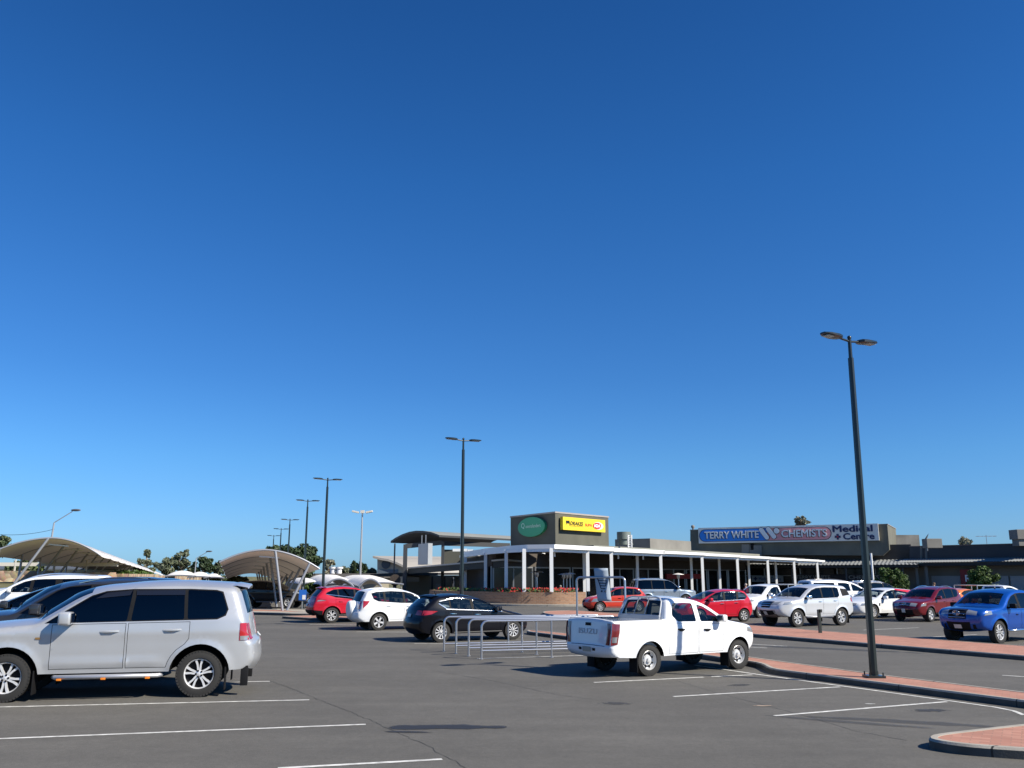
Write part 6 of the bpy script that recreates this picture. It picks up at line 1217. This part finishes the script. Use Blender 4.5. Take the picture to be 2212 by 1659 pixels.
# ------------------------------------------------------------------ fabric shade canopies over parked cars
def fabric():
    m=bpy.data.materials.new('canopy fabric'); m.use_nodes=True; nt=m.node_tree; b=nt.nodes['Principled BSDF']; b.inputs['Base Color'].default_value=(.74,.68,.62,1); b.inputs['Roughness'].default_value=.8
    tr=N(nt,'ShaderNodeBsdfTranslucent'); tr.inputs[0].default_value=(.50,.40,.32,1); mx=N(nt,'ShaderNodeMixShader'); mx.inputs[0].default_value=.10; nt.links.new(b.outputs[0],mx.inputs[1]); nt.links.new(tr.outputs[0],mx.inputs[2]); nt.links.new(mx.outputs[0],nt.nodes['Material Output'].inputs[0]); return m
FAB=fabric(); FABW=mat('white canopy fabric',(.80,.77,.72),.8,var=.05,vscale=.5); STEELG=mat('grey canopy steel',(.34,.35,.38),.4,.4)
AXC=Vector((-sin(R_(20)),cos(R_(20)),0)); ACR=Vector((cos(R_(20)),sin(R_(20)),0))
def shade(peak,lt,rt_,Y,nb,bay,label,posts,zb,name='shade_canopy',brg=20,drop=.1):
    AXC=Vector((-sin(R_(brg)),cos(R_(brg)),0)); ACR=Vector((cos(R_(brg)),sin(R_(brg)),0))
    P=A(*peak,Y); p0=(P.x,P.y); p1=(P.x+ACR.x,P.y+ACR.y); L=pA(*lt,p0,p1); R=pA(*rt_,p0,p1); o=Vector((P.x,P.y,zb)); root=empty(name,o,label=label,cat='shade canopy',group='fabric shade canopies')
    sl=(L-P).dot(ACR); sr=(R-P).dot(ACR); zl,zr,zp=L.z-zb,R.z-zb,P.z-zb
    def zf(s):
        return zp-(zp-zr)*abs(s/sr)**1.9 if s>0 else zp-(zp-zl)*abs(s/sl)**1.9
    S=np.linspace(sl,sr,25)
    for b in range(nb):
        dz=-drop*b; G_=[]
        for j in range(9):
            t=j/8; sag=.14*4*t*(1-t); row=[]
            for s in S:
                f=(s-(sl+sr)/2)/((sr-sl)/2); ins=.10*4*t*(1-t)*abs(f)**3*(1 if f>0 else -1)
                s2=s-ins; row.append(ACR*s2+AXC*(b*bay+t*bay)+Vector((0,0,zf(s)-sag*(1-.85*abs(f)**2)-drop*(b+t))))
            G_.append(row)
        MB().grid(G_).build('membrane',FAB,root,sm=60,fixn=False)
    for b in range(nb+1):
        q=AXC*b*bay-Vector((0,0,drop*b)); MB().tube([ACR*s+q+Vector((0,0,zf(s)+.02)) for s in S],.06,8).build('rib',STEELG,root,sm=50)
        for (x0,x1) in posts:
            MB().tube([ACR*x0+q+Vector((0,0,drop*b)),ACR*x1+q+Vector((0,0,zf(x1)))],.085,8).build('post',STEELG,root,sm=50)
    for b in range(nb):
        q=AXC*(b*bay+.8)-Vector((0,0,drop*b))
        if b<4: MB().beam(ACR*(-.3)+q+Vector((0,0,zf(-.3)-.35)),ACR*.9+q+Vector((0,0,zf(.9)-.35)),.12,.08).build('light_batten',mat('white fluorescent batten',(.8,.8,.78),.4),root)
    return root,sl,sr
shade((113.8,1162.9),(-28,1199),(217.3,1200.6),58,22,9.0,'large cream fabric shade canopy running away at the left edge',[(-3.1,-3.0),(-1.9,-.25)],float(terrain(-30.,58.)),drop=.05)
shade((572.5,1188.6),(473.8,1215.5),(690.3,1229.7),55.5,6,8.5,'cream fabric shade canopy on slanted steel posts over the dark grey ute',[(1.25,.62),(1.5,2.75)],.1,brg=17,drop=.20)
def humps(px,Y,label,depth=9,arch=None):
    x0=A(px[0][0],1245,Y).x; root=empty('shade_canopy',(x0,Y,0),label=label,cat='shade canopy',group='fabric shade canopies')
    for (a,b,yt,yb) in px:
        pa=A(a,yb,Y); pb=A(b,yb,Y); zt=A(a,yt,Y).z; zb=pa.z; G_=[]
        for i in range(7):
            v=i/6; row=[]
            for j in range(17):
                t=j/16; 
                if arch: zz=zb+(zt-zb)*sin(pi*t)**.8+.35*(zt-zb)*sin(pi*v)
                else: zz=zb+(zt-zb)*(sin(pi*t)**.7*.92+.08)*sin(pi/2*min(1,.12+v*1.5))
                row.append(Vector((pa.x-x0+(pb.x-pa.x)*t-depth*.34*v,depth*v,zz)))
            G_.append(row)
        MB().grid(G_).build('membrane',FABW,root,sm=60,fixn=False); MB().tube(G_[0],.08,6).build('rib',STEELG,root,sm=50)
        MB().tube([(pa.x-x0,0.05,0),(pa.x-x0+.3,0.05,zb)],.05,6).tube([(pb.x-x0,.05,0),(pb.x-x0-.3,.05,zb)],.05,6).build('post',STEELG,root)
humps([(356,424,1232,1245.5),(404,456,1234.5,1248),(440,484,1238.5,1249)],96,'row of small scalloped cream canopies just left of the middle canopy')
humps([(481,509,1243,1250.5),(507,530,1243.5,1250.5)],110,'pair of tiny scalloped canopies seen past the back of the dark ute')
humps([(651,700,1248.5,1262)],84,'single low cream hump canopy right of the middle canopy posts',12)
humps([(697,782,1240.5,1263),(776,872,1241.5,1263)],90,'pair of large cream hump canopies behind the red and white suvs',16)
humps([(699,764,1251,1268),(776,824,1251.5,1268)],72,'two small arched canopies just above the red and white suv roofs',9,True)
# ------------------------------------------------------------------ vegetation
LEAF={}
def leafmat(name,c1,c2):
    m=mat(name,c1,.6); nt=m.node_tree; b=nt.nodes['Principled BSDF']
    if name in LEAF: return m
    LEAF[name]=1; gi=N(nt,'ShaderNodeNewGeometry'); rp=N(nt,'ShaderNodeValToRGB'); rp.color_ramp.elements[0].color=(*c1,1); rp.color_ramp.elements[1].color=(*c2,1); nt.links.new(gi.outputs['Random Per Island'],rp.inputs[0]); nt.links.new(rp.outputs[0],b.inputs['Base Color']); return m
BARK=mat('bark',(.16,.12,.09),.9,var=.2,vscale=3); GUM=mat('pale gum bark',(.34,.29,.24),.8,var=.2,vscale=2)
def tree(x0,x1,yt,yb,Y,zb,label,n=1800,leaf=.3,clumps=14,lm=None,gaps=.35,bark=BARK,name='tree',cat='tree',group=None,flat=1.,drop=0.,seed=None):
    st=random.getstate(); random.seed(seed if seed is not None else int(x0*7+yt)); a=A(x0,yt,Y); b=A(x1,yb,Y); cx=(a.x+b.x)/2; rx=abs(b.x-a.x)/2; zt=a.z; zc0=b.z; rz=(zt-zc0)/2; cz=(zt+zc0)/2
    root=empty(name,(cx,Y,zb),label=label,cat=cat,group=group); C0=Vector((0,0,cz-zb)); cl=[]; clumps=int(clumps*2.6); n=int(n*1.8); leaf*=.8
    for i in range(clumps):
        while True:
            p=Vector((random.uniform(-1,1),random.uniform(-1,1),random.uniform(-1,1)))
            if p.length<=1: break
        r=random.uniform(.11,.36); k=(1-r)/max(p.length,1e-3); p=p*min(1,k*1.15); cl.append((C0+Vector((p.x*rx,p.y*rx,p.z*rz)),r*random.uniform(.75,1.1)))
    H=cz-zb; tr=MB(); base=max(.08,.05*H); fork=C0+Vector((0,0,-rz*.75)); fork.z=max(fork.z,.15*H); tr.tube([(0,0,0),(random.gauss(0,.05)*rx,0,fork.z*.5),fork,C0+Vector((0,0,rz*.2))],[base,base*.8,base*.65,base*.25],7); tr.build('trunk',bark,root,sm=50)
    lb=MB()
    for c,r in cl: m=(fork+c)/2+Vector((random.gauss(0,.1)*rx,random.gauss(0,.1)*rx,0)); lb.tube([fork,m,c],[base*.4,base*.22,base*.07],5)
    lb.build('limbs',bark,root,sm=50)
    cr=MB(); per=n//len(cl)
    for c,r in cl:
        for j in range(per):
            d=Vector((random.gauss(0,1),random.gauss(0,1),random.gauss(0,1))).normalized(); q=random.random()**.45; 
            if random.random()<gaps*.5 and d.z<0: continue
            p=c+Vector((d.x*r*rx*q,d.y*r*rx*q,d.z*r*max(rz,rx*.55)*q*flat-drop*q*random.random())); nrm=(d+Vector((random.gauss(0,.6),random.gauss(0,.6),random.gauss(0,.6)))).normalized(); u=nrm.orthogonal().normalized(); u.rotate(Matrix.Rotation(random.uniform(0,6.28),3,nrm)); v=nrm.cross(u); s=leaf*random.uniform(.6,1.3)
            cr.add([p-u*s,p+v*s*.45+nrm*s*.1,p+u*s,p-v*s*.45+nrm*s*.1],[(0,1,2,3)])
    cr.build('crown',lm,root,fixn=False); random.setstate(st); return root
DKG=leafmat('dark fig leaves',(.012,.028,.010),(.045,.075,.022)); MID=leafmat('mid green leaves',(.03,.05,.02),(.10,.13,.045)); OLV=leafmat('olive gum leaves',(.06,.075,.045),(.16,.18,.10)); BRT=leafmat('glossy green leaves',(.02,.045,.006),(.085,.15,.02)); GRYG=leafmat('grey green leaves',(.15,.16,.11),(.32,.31,.22))
tree(556,640,1176,1246,112,0,'dark broad fig tree behind the middle canopy, its left half of crown',6000,.34,24,DKG,.1)
tree(604,692,1177,1252,108,0,'dark broad fig tree behind the middle canopy, right half with ragged edge',6500,.34,26,DKG,.1)
tree(698,724,1208,1246,150,0,'grey green airy tree right of the dark broad tree',700,.4,10,GRYG,.4)
tree(722,756,1222,1246,155,0,'low brownish tree between grey tree and dark rounded tree',800,.42,10,OLV,.3)
tree(756,792,1212,1246,150,0,'dark rounded tree left of the pale floodlight pole',1200,.42,12,DKG,.25); tree(786,816,1226,1246,152,0,'small trees right of the pale floodlight pole',600,.42,9,OLV,.3)
T0=1.75
tree(310,326,1188,1206,170,T0,'slim gum with a small high tuft of crown, left of the far gums',420,.42,6,OLV,.5,GUM); tree(290,342,1206,1244,168,T0,'rounded olive tree at the left of the far gum row',1100,.42,12,OLV,.3,GUM); tree(345,386,1205,1244,165,T0,'bushy brownish tree in the far gum row',1100,.42,12,OLV,.3,GUM)
tree(377,412,1187,1238,166,T0,'tall loose crowned gum tree with sky showing through',900,.40,12,OLV,.6,GUM); tree(416,462,1203,1244,160,T0,'dense dark gum tree beside the bent street light',1500,.42,13,DKG,.3,GUM); tree(462,486,1211,1244,162,T0,'small gum tree touching the middle canopy edge',600,.42,9,OLV,.4,GUM); tree(405,425,1222,1246,164,T0,'low bush between the far gums',400,.42,7,OLV,.3,GUM)
tree(-30,22,1157,1205,80,T0,'leafy green tree at the left edge above the canopy',1500,.24,13,MID,.3)
tree(20,90,1212,1240,84,T0,'dark shrubbery above the stone wall under the left canopy',1300,.26,12,MID,.2,cat='shrub',name='shrub'); tree(235,330,1236,1252,92,T0*.9,'low yellow green hedge beyond the left canopy',1300,.3,12,BRT,.2,cat='shrub',name='shrub')
tree(440,540,1247,1262,100,0,'low green shrubs under the small scalloped canopies',1300,.3,14,MID,.2,cat='shrub',name='shrub'); tree(655,700,1258,1285,80,0,'green bush behind the slanted canopy posts',900,.2,10,BRT,.2,cat='shrub',name='shrub')
tree(1890,1964,1222,1292,76,0,'round glossy green tree in front of the chemist awning',5200,.13,26,BRT,.1); tree(2084,2164,1222,1292,74,0,'round glossy green tree in front of the red shop sign',5600,.13,28,BRT,.1)
tree(1715,1750,1113,1140,170,0,'airy tree top rising behind the capsule sign',420,.42,9,GRYG,.55); tree(2070,2100,1160,1182,160,0,'small tree top above the right shop roof',450,.4,8,GRYG,.5); tree(940,975,1208,1228,170,0,'dark tree seen through the entrance hall opening',500,.42,9,MID,.3)
# ------------------------------------------------------------------ stone wall, fence and verge on the left bank
def stonewall():
    m=bpy.data.materials.new('pink sandstone'); m.use_nodes=True; nt=m.node_tree; b=nt.nodes['Principled BSDF']; tc=N(nt,'ShaderNodeTexCoord'); v=N(nt,'ShaderNodeTexVoronoi',i_Scale=1.5); nt.links.new(tc.outputs['Object'],v.inputs['Vector']); rp=N(nt,'ShaderNodeValToRGB'); rp.color_ramp.elements[0].color=(.40,.24,.17,1); rp.color_ramp.elements[1].color=(.66,.55,.36,1); sp=N(nt,'ShaderNodeSeparateColor'); nt.links.new(v.outputs['Color'],sp.inputs[0]); nt.links.new(sp.outputs[0],rp.inputs[0]); n2=N(nt,'ShaderNodeTexNoise',i_Scale=4.,i_Detail=6.); nt.links.new(tc.outputs['Object'],n2.inputs['Vector']); mx=N(nt,'ShaderNodeMix',data_type='RGBA',blend_type='MULTIPLY'); mx.inputs['Factor'].default_value=.6; nt.links.new(rp.outputs[0],mx.inputs['A']); nt.links.new(n2.outputs['Color'],mx.inputs['B']); nt.links.new(mx.outputs['Result'],b.inputs['Base Color']); b.inputs['Roughness'].default_value=.9
    bp=N(nt,'ShaderNodeBump',i_Strength=.8,i_Distance=.25); nt.links.new(v.outputs['Distance'],bp.inputs['Height']); bp.invert=True; nt.links.new(bp.outputs[0],b.inputs['Normal'])
    a=A(-60,1233,76); z=a.z; zb=1.2; P=[(-60,76),(110,77),(250,79),(330,95),(430,130)]; mb=MB(); pts=[A(x,1245,Y) for x,Y in P]
    for i in range(len(pts)-1): wallbox(mb,pts[i],pts[i+1],zb,z-.12*i,.6)
    tag(mb.build('stone_wall',m),'rough pink and cream sandstone retaining wall behind the left canopy','wall')
    f=empty('fence',(pts[0].x,pts[0].y,z),label='pale railing on top of the sandstone wall',cat='fence'); o=Vector((pts[0].x,pts[0].y,z)); mm=mat('pale railing',(.6,.57,.5),.6); ra=MB()
    for i in range(2): 
        a_=Vector((pts[i].x,pts[i].y,z))-o+Vector((0,.3,0)); b_=Vector((pts[i+1].x,pts[i+1].y,z))-o+Vector((0,.3,0)); ra.beam(a_+Vector((0,0,.55)),b_+Vector((0,0,.55)),.08,.3); k=int((b_-a_).length/2.2)
        for j in range(k): p=a_+(b_-a_)*j/k; MB().beam(p,p+Vector((0,0,.95)),.1,.1).build('post',mm,f)
    ra.build('rail',mm,f)
    h=A(110,1225,110); r=empty('house',(h.x,h.y,1.75),label='pale low house roof glimpsed above the sandstone wall',cat='house'); MB().box((0,3,.6),(16,6,1.2)).build('wall',mat('pale house wall',(.62,.58,.5),.7),r); MB().prism([(-8.5,-.6,1.2),(8.5,-.6,1.2),(8.5,3,1.7),(-8.5,3,1.7)],(0,0,.15)).build('roof',mat('slate roof',(.10,.11,.12),.6),r)
stonewall()
# ------------------------------------------------------------------ people
def person(loc,face,label,top,hair,sit=False,H=1.72):
    r=empty('person',loc,face,label,'person'); z=H; k=H/1.72
    J=[((0,0,.95),.13),((0,0,1.15),.14),((0,0,1.36),.15),((0,0,1.47),.065),((.01,0,1.56),.075),((.015,0,1.64),.095),
       ((0,.10,.90),.10),((.03,.11,.50),.065),((0,.11,.09),.045),((.13,.12,.04),.035),((0,-.10,.90),.10),((-.05,-.11,.50),.065),((-.12,-.11,.09),.045),((.02,-.12,.04),.035),
       ((0,.20,1.38),.06),((-.03,.26,1.12),.045),((.06,.27,.88),.035),((.09,.27,.79),.03),((0,-.20,1.38),.06),((.0,-.26,1.12),.045),((.10,-.25,.90),.035),((.13,-.24,.81),.03)]
    Ed=[(0,1),(1,2),(2,3),(3,4),(4,5),(0,6),(6,7),(7,8),(8,9),(0,10),(10,11),(11,12),(12,13),(2,14),(14,15),(15,16),(16,17),(2,18),(18,19),(19,20),(20,21)]
    me=bpy.data.meshes.new('person_body'); me.from_pydata([(a*k,b*k,c*k) for (a,b,c),_ in J],Ed,[]); o=bpy.data.objects.new('body',me); COL.objects.link(o); o.parent=r
    sk_=o.modifiers.new('skin','SKIN'); me.skin_vertices or None
    for i,(_,rr) in enumerate(J): sv=me.skin_vertices[0].data[i]; sv.radius=(rr*k,rr*k)
    me.skin_vertices[0].data[0].use_root=True; ss=o.modifiers.new('sub','SUBSURF'); ss.levels=1; ss.render_levels=1
    me.materials.append(mat('skin',(.45,.27,.19),.6))
    MB().tube([(0,0,.80*k),(0,0,1.0*k),(0,0,1.2*k),(0,0,1.36*k),(0,0,1.45*k)],[.19*k,.185*k,.20*k,.19*k,.09*k],12).build('shirt',mat(top[0],top[1],.8),r,sm=60)
    for s in(1,-1): MB().tube([(0,s*.17*k,1.41*k),(-.02*k,s*.25*k,1.18*k)],[.085*k,.07*k],9).tube([(.0,s*.10*k,.92*k),((.03 if s>0 else -.05)*k,s*.11*k,.5*k),((0 if s>0 else -.11)*k,s*.11*k,.10*k)],[.13*k,.09*k,.07*k],10,1).build('clothes',[mat(top[0],top[1],.8),mat('dark trousers',(.03,.035,.05),.9)],r,sm=60)
    MB().sphere((-.015*k,0,1.665*k),(.11*k,.10*k,.10*k)).build('hair',mat(hair[0],hair[1],.8),r,sm=60); MB().sphere((.112*k,0,1.60*k),(.022*k,.018*k,.025*k)).build('nose',mat('skin',(.45,.27,.19),.6),r,sm=60)
p=A(2018,1268.5,66); person((p.x,66,0),R_(200),'person with brown hair standing behind the maroon suv',('grey shirt',(.2,.2,.22)),('brown hair',(.12,.07,.04)),H=1.72)
bpy.context.scene.objects[-1] if False else None
p=A(1611,1270,70); person((p.x,70,0),R_(160),'person in a red top walking between the red hatchback and single cab ute',('red top',(.45,.04,.05)),('pale hair',(.5,.42,.35)),H=1.62)
p=A(1211,1270,74.5); person((p.x,74.5,0),R_(-60),'person in a white top among the terrace heaters behind the flowers',('white top',(.7,.7,.72)),('grey hair',(.35,.33,.3)),H=1.45)
# small blue banner by the canopy posts
p=G(652,1316); r=empty('banner_stand',(p.x,p.y,0),label='small blue and white banner between canopy posts and red suv',cat='banner'); MB().tube([(0,0,0),(0,0,1.5)],.04,6).build('pole',ALUM,r); MB().box((.02,-.06,.95),(.5,.03,.7)).build('panel',mat('blue banner',(.02,.14,.55),.5),r); MB().box((.12,-.085,.80),(.22,.012,.3)).build('white_patch',WHITE,r)
# ------------------------------------------------------------------ sky, sun, camera
SUN_EL=37.8; SX,SY=.900,-.436; brg=math.atan2(SX,SY)
w=bpy.data.worlds.new('World'); scene.world=w; w.use_nodes=True; nt=w.node_tree; bg=nt.nodes['Background']
sk=nt.nodes.new('ShaderNodeTexSky'); sk.sky_type='NISHITA'; sk.sun_disc=False; sk.sun_elevation=R_(SUN_EL); sk.sun_rotation=brg; sk.altitude=0; sk.air_density=1.0; sk.dust_density=.3; sk.ozone_density=3.
# colour balance of the sky by height above the horizon (clear, deep winter blue)
def lin(c): return [((v/255+.055)/1.055)**2.4 for v in c]
tcw=nt.nodes.new('ShaderNodeTexCoord'); sep=nt.nodes.new('ShaderNodeSeparateXYZ'); rmp=nt.nodes.new('ShaderNodeValToRGB'); nt.links.new(tcw.outputs['Generated'],sep.inputs[0]); nt.links.new(sep.outputs[2],rmp.inputs[0])
EXPO=.60; KEYS=[(.0,(150,203,236),(205,208,185)),(.042,(144,200,238),(190,203,190)),(.1255,(98,167,232),(139,168,189)),(.2137,(71,137,211),(114,144,175)),(.424,(43,103,177),(85,111,146)),(.585,(32,84,152),(74,97,131))]
while len(rmp.color_ramp.elements)<len(KEYS): rmp.color_ramp.elements.new(.5)
for el,(z,t,c) in zip(rmp.color_ramp.elements,KEYS): el.position=z
for el,(z,t,c) in zip(rmp.color_ramp.elements,KEYS): el.color=[a/b/2**EXPO for a,b in zip(lin(t),lin(c))]+[1]
mul=nt.nodes.new('ShaderNodeVectorMath'); mul.operation='MULTIPLY'; nt.links.new(sk.outputs[0],mul.inputs[0]); nt.links.new(rmp.outputs[0],mul.inputs[1])
nt.links.new(mul.outputs[0],bg.inputs[0]); bg.inputs[1].default_value=.085
ld=bpy.data.lights.new('sun','SUN'); ld.energy=5.0; ld.angle=R_(.5); ld.color=(1,.93,.80); lo=bpy.data.objects.new('sun',ld); COL.objects.link(lo)
e=R_(SUN_EL); lo.rotation_euler=Vector((SX*cos(e),SY*cos(e),sin(e))).to_track_quat('Z','Y').to_euler(); lo.location=(30,-20,40)
cd=bpy.data.cameras.new('camera'); cd.sensor_width=36; cd.lens=36*F_/2212; cd.clip_end=8000; cd.clip_start=.1
co=bpy.data.objects.new('camera',cd); COL.objects.link(co); co.location=(0,0,H_); co.rotation_euler=(pi/2+P_,0,0); scene.camera=co
vs=scene.view_settings; vs.view_transform='Standard'; vs.look='None'; vs.exposure=EXPO; vs.gamma=1; vs.use_curve_mapping=False
scene.cycles.use_denoising=True; scene.cycles.max_bounces=6; scene.cycles.transparent_max_bounces=16; scene.cycles.caustics_reflective=False; scene.cycles.caustics_refractive=False
